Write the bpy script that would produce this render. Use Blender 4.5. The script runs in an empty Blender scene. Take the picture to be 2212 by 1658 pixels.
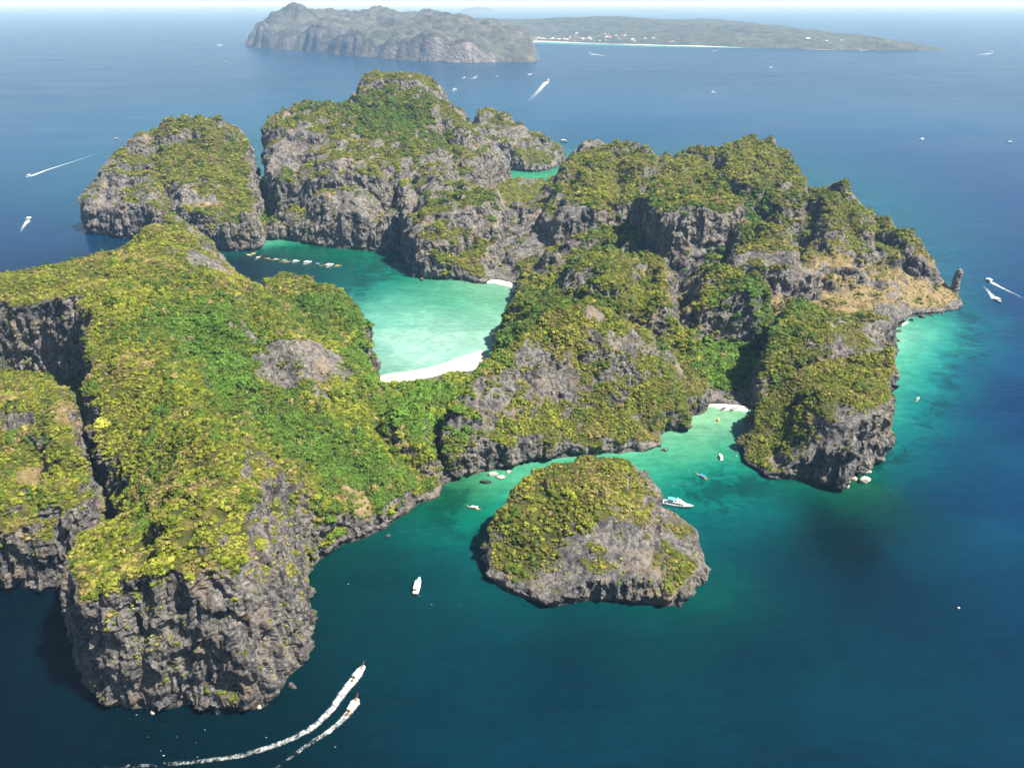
import bpy, math, random, time
import numpy as np
from mathutils import Vector, Matrix
T0 = time.time()
R = math.radians
random.seed(7)
rng = np.random.default_rng(11)
scene = bpy.context.scene
col = scene.collection

# ------------------------------------------------------------------ camera
CAM_H, PITCH, FPX, PW, PH = 360.0, R(27.4), 1590.0, 2211.0, 1658.0
cam_data = bpy.data.cameras.new('camera')
cam_data.sensor_width = 36.0
cam_data.sensor_fit = 'HORIZONTAL'
cam_data.lens = FPX / PW * 36.0
cam_data.clip_start = 1.0
cam_data.clip_end = 200000.0
cam = bpy.data.objects.new('camera', cam_data)
cam.location = (0, 0, CAM_H)
cam.rotation_euler = (R(90) - PITCH, 0, 0)
col.objects.link(cam)
scene.camera = cam

# ------------------------------------------------------------------ world and sun
SUN_EL, SUN_AZ = R(57), R(108)          # azimuth clockwise from +Y (view direction)
sun_dir = Vector((math.sin(SUN_AZ) * math.cos(SUN_EL), math.cos(SUN_AZ) * math.cos(SUN_EL), math.sin(SUN_EL)))
world = bpy.data.worlds.new('World')
scene.world = world
world.use_nodes = True
wn = world.node_tree
wn.nodes.clear()
sky = wn.nodes.new('ShaderNodeTexSky')
sky.sky_type = 'NISHITA'
sky.sun_disc = False
sky.sun_elevation = SUN_EL
sky.sun_rotation = SUN_AZ
sky.altitude = 300
sky.dust_density = 1.0
bg = wn.nodes.new('ShaderNodeBackground')
bg.inputs['Strength'].default_value = 0.05
wo = wn.nodes.new('ShaderNodeOutputWorld')
wn.links.new(sky.outputs[0], bg.inputs['Color'])
wn.links.new(bg.outputs[0], wo.inputs['Surface'])
sun_data = bpy.data.lights.new('sun', 'SUN')
sun_data.energy = 5.0
sun_data.angle = R(0.5)
sun_data.color = (1.0, 0.945, 0.85)
sun = bpy.data.objects.new('sun', sun_data)
sun.rotation_euler = sun_dir.to_track_quat('Z', 'Y').to_euler()
sun.location = (0, 0, 900)
col.objects.link(sun)

# ------------------------------------------------------------------ exposure and render settings
vs = scene.view_settings
vs.view_transform = 'Standard'
vs.look = 'None'
vs.exposure = 1.45
vs.gamma = 1.0
vs.use_curve_mapping = False
scene.render.engine = 'CYCLES'
cy = scene.cycles
cy.use_denoising = True
cy.max_bounces = 6
cy.diffuse_bounces = 2
cy.glossy_bounces = 2
cy.transmission_bounces = 2
cy.transparent_max_bounces = 8
cy.volume_bounces = 2
cy.sample_clamp_indirect = 4.0
cy.sample_clamp_direct = 12.0

# ------------------------------------------------------------------ helpers: pixel <-> place
CP, SP = math.cos(PITCH), math.sin(PITCH)
def ray(px, py):
    u = (px - PW / 2) / FPX
    v = (py - PH / 2) / FPX
    return u, CP - v * SP, -SP - v * CP            # direction x, y, z
def at_z(px, py, z=0.0):
    dx, dy, dz = ray(px, py)
    t = (z - CAM_H) / dz
    return dx * t, dy * t, z
def at_y(px, py, Y):
    dx, dy, dz = ray(px, py)
    t = Y / dy
    return dx * t, Y, CAM_H + dz * t
def ctl(c):                                       # (px, py, v): v is a height below 260, else a distance
    if len(c) == 4:                               # already a place
        return c[:3]
    return at_z(*c) if c[2] < 260 else at_y(*c)
def gp(p):                                        # footprint point: (px,py) | (px,py,z) | (px,py,z,dy)
    if len(p) == 2:
        x, y, _ = at_z(p[0], p[1], 0.0)
    else:
        x, y, _ = at_z(p[0], p[1], p[2])
        if len(p) > 3:
            y += p[3]
    return x, y
def tag(o, label=None, cat=None, group=None, kind=None):
    if label: o['label'] = label
    if cat: o['category'] = cat
    if group: o['group'] = group
    if kind: o['kind'] = kind
    return o
def link(o, parent=None):
    col.objects.link(o)
    if parent is not None:
        o.parent = parent
    return o
def lin(c):
    return tuple(((v / 255.0) / 12.92 if v / 255.0 < 0.04045 else ((v / 255.0 + 0.055) / 1.055) ** 2.4) for v in c)

# ------------------------------------------------------------------ numpy gradient noise
_g = np.random.default_rng(5)
GRAD = _g.normal(size=(512, 3)).astype(np.float32)
GRAD /= np.linalg.norm(GRAD, axis=1, keepdims=True)
PERM = _g.permutation(512).astype(np.int32)
def noise(P, seed=0):
    P = np.asarray(P, dtype=np.float32) + np.float32(seed * 17.31)
    I = np.floor(P).astype(np.int32)
    F = P - I
    U = F * F * F * (F * (F * 6 - 15) + 10)
    I &= 511
    I1 = (I + 1) & 511
    out = np.zeros(len(P), np.float32)
    for a in (0, 1):
        ha = PERM[(I1 if a else I)[:, 0]]
        wa = U[:, 0] if a else 1 - U[:, 0]
        for b in (0, 1):
            hb = PERM[(ha + (I1 if b else I)[:, 1]) & 511]
            wb = wa * (U[:, 1] if b else 1 - U[:, 1])
            for c in (0, 1):
                g = GRAD[PERM[(hb + (I1 if c else I)[:, 2]) & 511]]
                d = g[:, 0] * (F[:, 0] - a) + g[:, 1] * (F[:, 1] - b) + g[:, 2] * (F[:, 2] - c)
                out += d * wb * (U[:, 2] if c else 1 - U[:, 2])
    return out * 1.5
def noise2(X, Y, s, seed=0, z=0.37):
    P = np.stack([X.ravel() / s, Y.ravel() / s, np.full(X.size, z)], 1)
    return noise(P, seed).reshape(X.shape)
def sdf(X, Y, poly):                              # positive inside
    poly = np.array(poly)
    d2 = np.full(X.shape, 1e12)
    inside = np.zeros(X.shape, bool)
    n = len(poly)
    for i in range(n):
        ax, ay = poly[i]; bx, by = poly[(i + 1) % n]
        ex, ey = bx - ax, by - ay
        wx, wy = X - ax, Y - ay
        t = np.clip((wx * ex + wy * ey) / (ex * ex + ey * ey + 1e-9), 0, 1)
        d2 = np.minimum(d2, (wx - ex * t) ** 2 + (wy - ey * t) ** 2)
        if ay != by:
            c = ((ay > Y) != (by > Y)) & (X < ex * (Y - ay) / (by - ay) + ax)
            inside ^= c
    d = np.sqrt(d2)
    return np.where(inside, d, -d)
def rbf(X, Y, pts):
    pts = np.array(pts)
    n = len(pts)
    D = np.hypot(pts[:, None, 0] - pts[None, :, 0], pts[:, None, 1] - pts[None, :, 1])
    A = np.zeros((n + 1, n + 1))
    A[:n, :n] = D - np.eye(n) * 0.0
    A[:n, :n] -= np.eye(n) * 6.0
    A[:n, n] = 1; A[n, :n] = 1
    w = np.linalg.solve(A, np.append(pts[:, 2], 0))
    out = np.full(X.shape, w[n])
    for i in range(n):
        out += w[i] * np.sqrt((X - pts[i, 0]) ** 2 + (Y - pts[i, 1]) ** 2 + 60.0)
    return np.clip(out, 1.0, pts[:, 2].max() + 6)
def sstep(a, b, x):
    t = np.clip((x - a) / (b - a), 0, 1)
    return t * t * (3 - 2 * t)

# ------------------------------------------------------------------ node helpers
def mat(name):
    m = bpy.data.materials.new(name)
    m.use_nodes = True
    nt = m.node_tree
    b = nt.nodes['Principled BSDF']
    return m, nt, b
def N(nt, typ, **kw):
    n = nt.nodes.new(typ)
    for k, v in kw.items():
        if k.startswith('i_'):
            key = k[2:]
            key = int(key) if key.isdigit() else key.replace('_', ' ')
            n.inputs[key].default_value = v
        else:
            setattr(n, k, v)
    return n
def ramp(nt, fac, stops, interp='LINEAR'):
    r = nt.nodes.new('ShaderNodeValToRGB')
    r.color_ramp.interpolation = interp
    el = r.color_ramp.elements
    while len(el) < len(stops):
        el.new(0.5)
    for e, (p, c) in zip(el, stops):
        e.position = p
        e.color = (c, c, c, 1) if isinstance(c, (int, float)) else (*c, 1)
    nt.links.new(fac, r.inputs[0])
    return r.outputs[0]
def mix(nt, fac, a, b, mode='MIX'):
    m = nt.nodes.new('ShaderNodeMix')
    m.data_type = 'RGBA'
    m.blend_type = mode
    for sock, v in ((m.inputs[0], fac), (m.inputs[6], a), (m.inputs[7], b)):
        if hasattr(v, 'is_linked') or hasattr(v, 'links'):
            nt.links.new(v, sock)
        elif isinstance(v, tuple):
            sock.default_value = (*v, 1) if len(v) == 3 else v
        else:
            sock.default_value = v
    return m.outputs[2]
def math_n(nt, op, a, b=None):
    m = nt.nodes.new('ShaderNodeMath')
    m.operation = op
    for sock, v in ((m.inputs[0], a), (m.inputs[1], b)):
        if v is None: continue
        if isinstance(v, (int, float)): sock.default_value = v
        else: nt.links.new(v, sock)
    return m.outputs[0]
def attr(nt, name, typ='GEOMETRY'):
    a = nt.nodes.new('ShaderNodeAttribute')
    a.attribute_name = name
    a.attribute_type = typ
    return a
def scaled_coords(nt, sx, sy, sz):
    g = nt.nodes.new('ShaderNodeNewGeometry')
    m = nt.nodes.new('ShaderNodeMapping')
    m.inputs['Scale'].default_value = (sx, sy, sz)
    nt.links.new(g.outputs['Position'], m.inputs['Vector'])
    return m.outputs[0]
def noise_n(nt, vec, scale, detail=4, rough=0.55, dist=0.0):
    n = nt.nodes.new('ShaderNodeTexNoise')
    n.inputs['Scale'].default_value = scale
    n.inputs['Detail'].default_value = detail
    n.inputs['Roughness'].default_value = rough
    n.inputs['Distortion'].default_value = dist
    nt.links.new(vec, n.inputs['Vector'])
    return n.outputs['Fac']
def simple(name, color, rough=0.6, metal=0.0, spec=0.5):
    m, nt, b = mat(name)
    v = scaled_coords(nt, 1, 1, 1)
    n = noise_n(nt, v, 1.7, 3)
    c = mix(nt, n, tuple(x * 0.8 for x in color), tuple(min(1, x * 1.12) for x in color))
    nt.links.new(c, b.inputs['Base Color'])
    b.inputs['Roughness'].default_value = rough
    b.inputs['Metallic'].default_value = metal
    b.inputs['Specular IOR Level'].default_value = spec
    return m

# ------------------------------------------------------------------ the island: footprints and crest points
# each lobe: footprint, crest points, cliff width, roughness of its lumps
LOBES = {}
def at_ground(c, f=0.92):                         # the same spot on the ground, with the height cut down
    x, y, z = at_z(*c)
    return x, y, z * f
LOBES['near_ridge'] = dict(
    poly=[(160,1278),(170,1330),(186,1420),(203,1490),(250,1528),(330,1536),(420,1537),(520,1532),(598,1525),(613,1500),(642,1472),
          (664,1450),(690,1405),(694,1345),(682,1285),(668,1238),(700,1210),(760,1180),(830,1155),(855,1128),(905,1103),(950,1072),
          (958,1045),(935,1000),(880,930),(835,872),(790,850),(700,790),(640,740),(590,690),
          (580,645,22,14),(530,595,58,26),(470,535,90,38),(420,490,105,45),(350,458,118,60),(280,503,115,50),(200,540,100,42),
          (120,550,90,42),(50,570,85,42),(-60,592,80,42),(-220,605,80,42),(-220,690,75),(0,655,92,-4),(75,650,97,-4),(152,648,108,-4),
          (160,720,108),(166,800,104),(171,870,98),(186,950,85),(197,1040,65),(203,1130,45),(172,1225,20)],
    pts=[(225,1232,78),(320,1205,95),(420,1190,104),(520,1198,100),(582,1208,92),(640,1235,52),(668,1320,36),(660,1400,30),(625,1300,62),
         (300,1105,76),(235,1075,54),(214,1125,42),(262,1040,66),(430,1065,120),(360,1085,98),(560,1050,112),(618,1120,64),(250,980,76),(330,960,94),(440,940,122),(520,905,126),(560,950,112),(610,1005,72),(680,1080,55),
         (720,1110,38),(800,1085,22),(700,1170,22),(780,1150,10),(690,1010,50),(200,885,90),(300,850,104),(400,850,116),(500,850,116),(550,872,108),
         (605,930,68),(680,930,46),(760,960,35),(820,1020,26),(900,1050,14),(870,1090,10),(182,765,108),(255,730,132),(340,740,122),(420,740,106),
         (505,805,86),(600,855,62),(700,870,42),(780,885,26),(830,910,18),(176,675,116),(225,655,130),(290,620,136),(400,620,116),(480,670,100),
         (530,700,96),(590,705,88),(640,725,82),(710,770,64),(770,835,36),(560,790,74),(640,810,58),
         (300,530,124),(415,496,112),(462,548,98),(520,605,66),(570,650,28),(200,560,104),(100,575,94),(20,600,88),
         (-100,620,82),(100,635,97),(20,645,92),(310,470,126),(385,456,125),(440,508,109),(350,434,135)],
    sil=[(270,512,116,26,.74),(310,487,119,34,.78),(350,462,122,42,.76),(400,485,114,34,.74),(440,518,104,28,.68),(470,545,96,26,.68),(200,545,100,26,.78),(120,553,92,26,.8),(50,572,87,26,.8)],
    w=14, lump=0.5)
LOBES['left_block'] = dict(
    poly=[(-220,1300),(0,1278),(95,1283),(138,1274),(156,1262),(160,1228,20),(214,1130,45),(208,1040,65),(197,950,85),(182,870,95),(162,815,92),
          (100,835,85,14),(40,862,80,14),(0,880,75,10),(-220,910,70)],
    pts=[(80,1108,57),(0,1065,62),(150,1105,60),(80,1000,70),(150,960,82),(100,875,84),(148,830,90),(0,930,72),(30,1125,51),(130,1155,48),(-120,1000,60)],
    w=12, lump=0.8)
LOBES['bowl_floor'] = dict(
    poly=[(-220,1000),(230,1040),(240,900),(215,790),(-220,790)], pts=[(0,900,16),(100,900,20),(200,940,26)], w=8, lump=0.3)
LOBES['bay_knoll'] = dict(
    poly=[(815,832),(813,795),(795,752),(745,715),(680,690),(600,682),(570,705),(610,800),(700,850),(780,880)],
    pts=[(612,642,62),(680,643,74),(735,675,70),(775,735,58),(800,790,44),(650,700,70),(720,770,58),(760,820,40)],
    w=16, lump=0.7)
LOBES['outcrop'] = dict(
    poly=[(958,1050),(950,1000),(930,950),(890,922),(845,930),(815,980),(850,1040),(910,1062)],
    pts=[(870,880,42),(892,930,40),(852,930,38),(922,990,26)], w=18, lump=0.8)
LOBES['isthmus'] = dict(
    poly=[(818,834),(880,820),(940,812),(1000,804),(1045,792),(1060,812),(1010,870),(975,940),(955,1010),(962,1046),(900,990),(830,890),(810,840)],
    pts=[(850,820,3),(1000,795,3),(930,850,6),(930,930,8),(955,1010,6)], w=14, lump=0.12)
LOBES['middle_hill'] = dict(
    poly=[(962,1036),(985,1042),(1030,1030),(1100,1018),(1180,1003),(1260,991),(1340,983),(1415,973),(1440,966),(1438,945),(1452,936),(1490,934),
          (1494,908),(1528,888),(1530,868),(1515,838),(1495,785),(1455,775),(1400,805),(1330,850),(1250,858),(1172,884),(1107,917),(1045,936),(1003,962),(968,985),(950,1008)],
    pts=[(944,977,525),(947,944,528),(971,887,545),(1001,845,555),(1040,793,575),(1075,785,584),(1107,778,590),(1134,763,598),(1173,720,612),(1212,699,620),(1251,690,626),(1282,696,626),(1315,716,623),(1348,744,620),
         (985,930,534),(1060,960,533),(1060,880,556),(1130,930,551),(1130,840,578),(1250,935,566),(1250,850,588),(1250,770,606),(1350,905,580),(1350,810,602),(1400,870,594),(1400,790,625),
         (1450,830,615),(1450,770,658),(1495,850,636),(1430,920,588),(1485,890,612)],
    w=7, lump=0.42)
LOBES['right_plateau'] = dict(
    poly=[(1056,806),(1060,775),(1076,740),(1098,695),(1110,660),(1114,634),(1118,614),(1110,590),(1085,570,8),(1075,500,30),(1050,455,42),(1110,440,36),(1160,425,42),(1208,372,72,20),
          (1235,313,108,50),(1330,306,116,70),(1425,328,112,60),(1530,330,112,60),(1640,308,128,90),(1750,393,98,60),(1790,423,90,60),
          (1850,433,86,50),(1890,470,74,40),(1945,486,66,30),(1985,554,41,22),(2032,596,24,14),(2066,632,8,6),(2084,652),(2082,662),(2060,673),(2000,681),
          (1960,694),(1937,706),(1932,745),(1925,780),(1905,802),(1800,830),(1700,800),(1640,775),(1560,745),(1500,755),(1490,790),(1400,830),(1200,850),(1080,840)],
    pts=[(1066,742,20),(1090,698,26),(1126,645,30),(1160,650,60),(1200,605,84),(1250,568,94),(1330,548,99),(1400,560,94),(1300,620,92),(1200,692,60),(1130,715,50),(1270,690,62),
         (1400,650,84),(1445,620,74),(1450,700,66),(1475,745,44),(1100,705,54),(1350,702,58),(1130,612,44),
         (1240,322,108),(1330,316,118),(1390,325,115),(1300,380,108),(1250,430,94),(1350,430,98),(1180,440,74),(1130,440,52),(1110,425,42),
         (1150,520,34),(1120,570,18),(1200,540,38),(1280,510,48),(1340,520,58),(1400,530,64),(1200,480,66),(1300,470,84),
         (1440,345,108),(1530,345,110),(1640,330,120),(1700,400,94),(1790,432,86),(1850,445,84),(1890,490,70),(1938,497,64),(1985,564,40),(2030,604,21),(2062,648,6),
         (1660,470,84),(1750,470,86),(1800,520,74),(1850,560,60),(1900,600,43),(1950,650,20),(2000,650,12),(1850,660,26),(1800,650,34),(1900,690,14),(1760,590,56),
         (1690,505,88),(1640,520,82),(1560,560,72),(1500,590,62),(1470,600,58),(1480,690,46),(1550,640,60),(1600,600,70),(1650,620,68),(1700,690,28),(1610,690,36),
         (1545,705,34)],
    w=16, lump=1.35)
LOBES['right_plateau']['pts'] = [(c[0], c[1] , c[2]) if c[2] < 25 else (*at_ground(c), 0) for c in LOBES['right_plateau']['pts']]
LOBES['bay_hill'] = dict(
    poly=[(1052,806),(1056,775),(1072,740),(1096,695),(1114,655),(1164,632),(1260,632),(1380,645),(1445,690),(1472,740),(1468,790),(1400,820),(1200,845),(1080,838)],
    pts=[(1062,742,26),(1084,698,32),(1122,645,36),(1160,650,66),(1200,605,86),(1250,568,97),(1330,548,103),(1400,562,95),(1300,620,94),(1400,650,84),(1200,692,60),(1130,715,50),(1270,690,62),(1350,702,58),(1100,705,54),(1445,640,70)],
    sil=[(1200,605,84,50,.6),(1250,568,94,60,.6),(1330,548,99,60,.6),(1400,562,95,50,.6)], w=20, lump=1.0)
LOBES['north_ridge'] = dict(
    poly=[(1212,350,98,10),(1240,315,108,45),(1330,306,118,60),(1425,330,112,50),(1440,365,105),(1392,440,95),(1300,485,76),(1200,505,56),(1150,475,58),(1185,410,75)],
    pts=[(1240,322,110),(1330,316,122),(1390,325,117),(1300,380,114),(1250,430,100),(1350,430,101),(1200,450,80)], w=26, lump=1.1)
LOBES['brown_block'] = dict(
    poly=[(1490,600,58),(1520,575,68),(1600,575,74),(1650,600,70),(1660,660,50),(1640,720,25),(1560,735,15),(1500,720,25),(1482,660,40)],
    pts=[(1530,590,78),(1600,590,84),(1640,630,72),(1560,650,66),(1510,650,58),(1610,690,46)], w=14, lump=1.0)
LOBES['east_ridge'] = dict(
    poly=[(1740,470,82),(1780,425,92,25),(1850,433,88,35),(1890,470,74,25),(1900,520,62),(1860,570,52),(1790,560,62),(1750,520,74)],
    pts=[(1800,440,97),(1850,442,95),(1880,490,79),(1800,500,86),(1850,540,67)], w=24, lump=1.1)
LOBES['east_fin'] = dict(
    poly=[(1893,500,66),(1910,484,70,20),(1945,488,66,20),(1990,556,42,14),(2035,598,24,10),(2020,615,20),(1960,580,36),(1915,540,52)],
    pts=[(1910,492,77),(1940,494,75),(1985,562,49),(2020,598,31)], w=11, lump=0.8)
LOBES['slab_block'] = dict(
    poly=[(1570,500,84),(1690,497,88,10),(1720,520,82),(1780,610,52),(1770,640,45),(1690,650,44),(1640,640,50),(1560,600,60)],
    pts=[(1690,508,100),(1620,530,92),(1700,560,84),(1740,600,64),(1650,590,80),(1580,570,80)], w=14, lump=0.9)
LOBES['cliff_dome'] = dict(
    poly=[(1352,492,70),(1385,430,105,10),(1440,370,120,22),(1480,343,133,45),(1545,358,128,45),(1592,410,118,30),(1614,470,98,20),(1606,535,62),(1570,545,62),(1440,550,62),(1400,510,76)],
    pts=[(1480,352,133),(1550,385,128),(1590,430,116),(1500,446,122),(1435,455,115),(1402,432,112),(1565,470,112),(1450,400,124)], w=10, lump=0.7)
LOBES['back_dome'] = dict(
    poly=[(1530,345,108,20),(1580,310,134,75),(1640,306,138,85),(1700,322,130,65),(1745,362,112,40),(1762,410,88,30),(1770,480,60),(1680,470,74),(1600,450,86),(1540,400,100)],
    pts=[(1565,326,128),(1640,313,141),(1700,336,132),(1738,372,114),(1600,390,116),(1690,420,100)], w=32, lump=0.8)
LOBES['green_knob'] = dict(
    poly=[(866,553),(880,582),(900,602),(960,606),(1046,614),(1054,600),(1090,570),(1105,545),(1080,515),(1000,507),(920,512),(875,530)],
    pts=[(990,430,100),(1040,432,98),(940,472,84),(892,535,1036),(1000,520,1064),(1000,565,1040),(945,545,1045),(905,572,1030),(1060,500,1090),(1050,580,1032)],
    w=14, lump=1.1)
LOBES['east_headland'] = dict(
    poly=[(1599,972),(1606,1000),(1650,1030),(1740,1037),(1790,1055),(1815,1067),(1842,1048),(1880,1020),(1902,985),(1910,930),(1914,885),(1900,866),(1800,862),(1720,872),(1650,902),(1612,932)],
    pts=[(1690,850,598),(1740,804,608),(1800,785,616),(1870,795,606),(1912,848,566),(1860,860,545),(1830,880,528),(1750,850,565),(1700,900,562),(1640,950,560),(1780,900,532),(1640,990,546),(1730,980,536),(1800,960,517)],
    w=7, lump=0.5)
LOBES['east_knoll'] = dict(
    poly=[(1613,880),(1622,850),(1640,806),(1668,772),(1720,745),(1800,748),(1890,765),(1924,784),(1904,815),(1905,850),(1800,870),(1720,885),(1640,915)],
    pts=[(1640,800,645),(1665,748,668),(1720,696,692),(1790,710,692),(1850,754,682),(1895,804,656),(1720,764,658),(1640,860,632)], w=13, lump=0.35)
LOBES['west_dome'] = dict(
    poly=[(177,495),(190,503),(260,514),(340,522),(400,520),(480,515),(560,516),(573,505),(574,490),(572,455),(556,425),(480,402),(380,396),(280,408),(205,440),(180,470)],
    pts=[(178,420,1300),(215,350,1340),(250,315,1370),(300,283,1400),(360,249,1430),(415,240,1450),(480,247,1450),(525,292,1430),(548,350,1370),(562,420,1300),
         (300,330,1360),(400,310,1390),(480,330,1370),(330,400,1285),(430,385,1295),(520,400,1285),(240,430,1290)],
    sil=[(178,420,1300,70,.7),(215,350,1340,90,.6),(250,315,1370,90,.6),(300,283,1400,90,.6),(360,249,1430,90,.62),(415,240,1450,90,.65),(480,247,1450,90,.62),(525,292,1430,90,.6)],
    w=14, lump=0.9)
LOBES['west_bench'] = dict(
    poly=[(385,530),(430,537),(490,544),(560,542),(575,522),(572,508),(480,508),(400,512)],
    pts=[(410,430,1240),(450,418,1242),(510,412,1245),(550,432,1232),(480,460,1215)], w=16, lump=1.0)
LOBES['central_massif'] = dict(
    poly=[(588,488),(680,495),(760,500),(865,505),(930,495),(1000,472),(1060,432),(1108,398),(1102,384),(1040,374),(960,365),(860,365),(760,372),(660,388),(590,415),(580,450)],
    pts=[(545,275,1480),(585,240,1520),(640,216,1540),(700,210,1550),(725,222,1560),(740,205,1640),(800,190,1650),(880,193,1650),(950,212,1640),(1000,242,1640),(1042,275,1640),
         (1078,335,1640),(1100,385,1640),(620,300,1400),(600,380,1320),(700,325,1330),(850,320,1350),(900,365,1310),(950,330,1400),(950,395,1318),
         (1020,385,1370),(1020,310,1550),(900,262,1520),(780,262,1450),(700,255,1470),(560,320,1410),(1060,400,1440),(850,265,1470),(800,300,1390)],
    sil=[(545,275,1480,80,.6),(585,240,1520,80,.6),(640,216,1540,80,.6),(700,210,1550,70,.65),(740,205,1640,90,.6),(800,190,1650,90,.7),(880,193,1650,90,.75),(950,212,1640,90,.65),(1000,242,1640,110,.6),(1042,275,1640,90,.6)],
    w=16, lump=0.95)
LOBES['front_buttress'] = dict(
    poly=[(600,520),(680,529),(740,539),(800,543),(866,543),(878,520),(850,508),(760,500),(680,498),(612,503)],
    pts=[(645,445,1225),(700,408,1216),(760,412,1212),(820,440,1205),(720,470,1196)], w=30, lump=0.9)
LOBES['middle_block'] = dict(
    poly=[(598,505),(700,512),(800,515),(868,512),(880,492),(800,478),(700,474),(600,480)],
    pts=[(622,400,1262),(662,355,1285),(720,342,1290),(790,348,1285),(850,362,1280)], w=22, lump=1.1)
LOBES['side_buttress'] = dict(
    poly=[(858,542),(890,537),(960,515),(1010,492),(990,470),(930,465),(872,480),(854,510)],
    pts=[(880,395,1238),(930,374,1262),(985,388,1290),(900,452,1208)], w=24, lump=1.0)
LOBES['north_peak'] = dict(
    poly=[(772,366),(800,374),(900,374),(965,372),(990,355),(970,335),(880,325),(790,328),(770,345)],
    pts=[(798,146,1900),(812,148,1905),(838,168,1900),(885,160,1905),(925,168,1905),(955,190,1890),(760,230,1900),(990,240,1880)],
    sil=[(798,146,1900,70,.55),(838,168,1900,70,.55),(925,168,1905,70,.55)], w=30, lump=0.5)
LOBES['north_horn'] = dict(
    poly=[(1020,372),(1060,366),(1108,369),(1150,374),(1195,367),(1222,352),(1215,338),(1150,322),(1080,312),(1010,325)],
    pts=[(1045,240,1960),(1075,240,1960),(1105,250,1950),(1150,280,1930),(1195,312,1900),(1215,338,1870),(1120,320,1850),(1170,345,1835)], sil=[(1075,240,1960,60,.5),(1150,280,1930,60,.5)], w=22, lump=1.0)
LOBES['saddle'] = dict(
    poly=[(1000,470),(1060,400),(1130,398),(1180,402),(1200,430),(1150,480),(1080,500)],
    pts=[(1060,420,26),(1110,415,18),(1150,408,16),(1090,440,24)], w=14, lump=0.7)
LOBES['south_beach_valley'] = dict(
    poly=[(1530,872),(1612,878),(1640,820),(1640,770),(1560,735),(1480,740),(1495,800),(1515,850)],
    pts=[(1560,860,3),(1560,800,6),(1560,760,10)], w=10, lump=0.12)
LOBES['back_beach_valley'] = dict(
    poly=[(1050,606),(1075,606),(1112,618),(1130,590),(1110,570),(1060,575)], pts=[(1080,600,3),(1090,580,7)], w=8, lump=0.1)
LOBES['west_beach_gully'] = dict(
    poly=[(562,517),(606,520),(602,490),(600,450),(600,410),(540,405),(550,440),(562,490)], pts=[(582,505,4),(580,470,28),(572,430,80),(565,400,110)], w=8, lump=0.3)

ISLET = [dict(
    poly=[(1036,1232),(1046,1256),(1082,1276),(1130,1300),(1185,1319),(1260,1306),(1350,1308),(1400,1290),(1424,1240),(1430,1185),(1424,1140),(1390,1112),(1330,1096),(1250,1092),(1150,1108),(1080,1148),(1044,1195)],
    pts=[(1265,1024,440),(1210,1040,440),(1165,1068,434),(1110,1125,424),(1060,1180,414),(1340,1034,442),(1390,1050,440),(1412,1068,436),(1418,1112,428),(1270,1090,412),(1340,1110,412),(1400,1122,415),
         (1200,1120,410),(1270,1170,394),(1350,1190,394),(1150,1180,400),(1100,1200,404),(1270,1240,383),(1200,1230,387),(1120,1240,393)],
    w=6, lump=0.5),
  dict(
    poly=[(1340,1308),(1420,1321),(1482,1326),(1510,1292),(1521,1250),(1519,1215),(1500,1182),(1460,1155),(1425,1132),(1385,1150),(1340,1250)],
    pts=[(1440,1134,26),(1470,1142,24),(1500,1160,20),(1517,1196,16),(1450,1190,26),(1490,1240,16),(1410,1240,22),(1450,1285,10),(1370,1270,20)],
    w=6, lump=0.4)]

def lobe_height(L, X, Y, XW, YW):
    """height of one lobe on the grid (or -20 outside)"""
    poly = [gp(p) for p in L['poly']]
    pts = [ctl(c) for c in L['pts']]
    for c in L.get('sil', []):                    # crest seen against the sky or sea: the ground falls away behind it
        x, y, z = ctl(c[:3]); pts.append((x, y + c[3], z * c[4]))
    pa = np.array(poly)
    x0, y0 = pa.min(0) - 30; x1, y1 = pa.max(0) + 30
    H = np.full(X.shape, -20.0)
    ix = np.where((X[0] > x0) & (X[0] < x1))[0]
    iy = np.where((Y[:, 0] > y0) & (Y[:, 0] < y1))[0]
    if len(ix) == 0 or len(iy) == 0:
        return H
    s = np.s_[iy[0]:iy[-1] + 1, ix[0]:ix[-1] + 1]
    d = sdf(XW[s], YW[s], poly)
    top = rbf(X[s], Y[s], pts)
    t = np.clip(d / L['w'], 0, 1)
    h = top * (1 - (1 - t) ** 2.6)
    h = np.where(d < 0, np.maximum(-20, d * 3), h)
    H[s] = h
    return H

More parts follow.
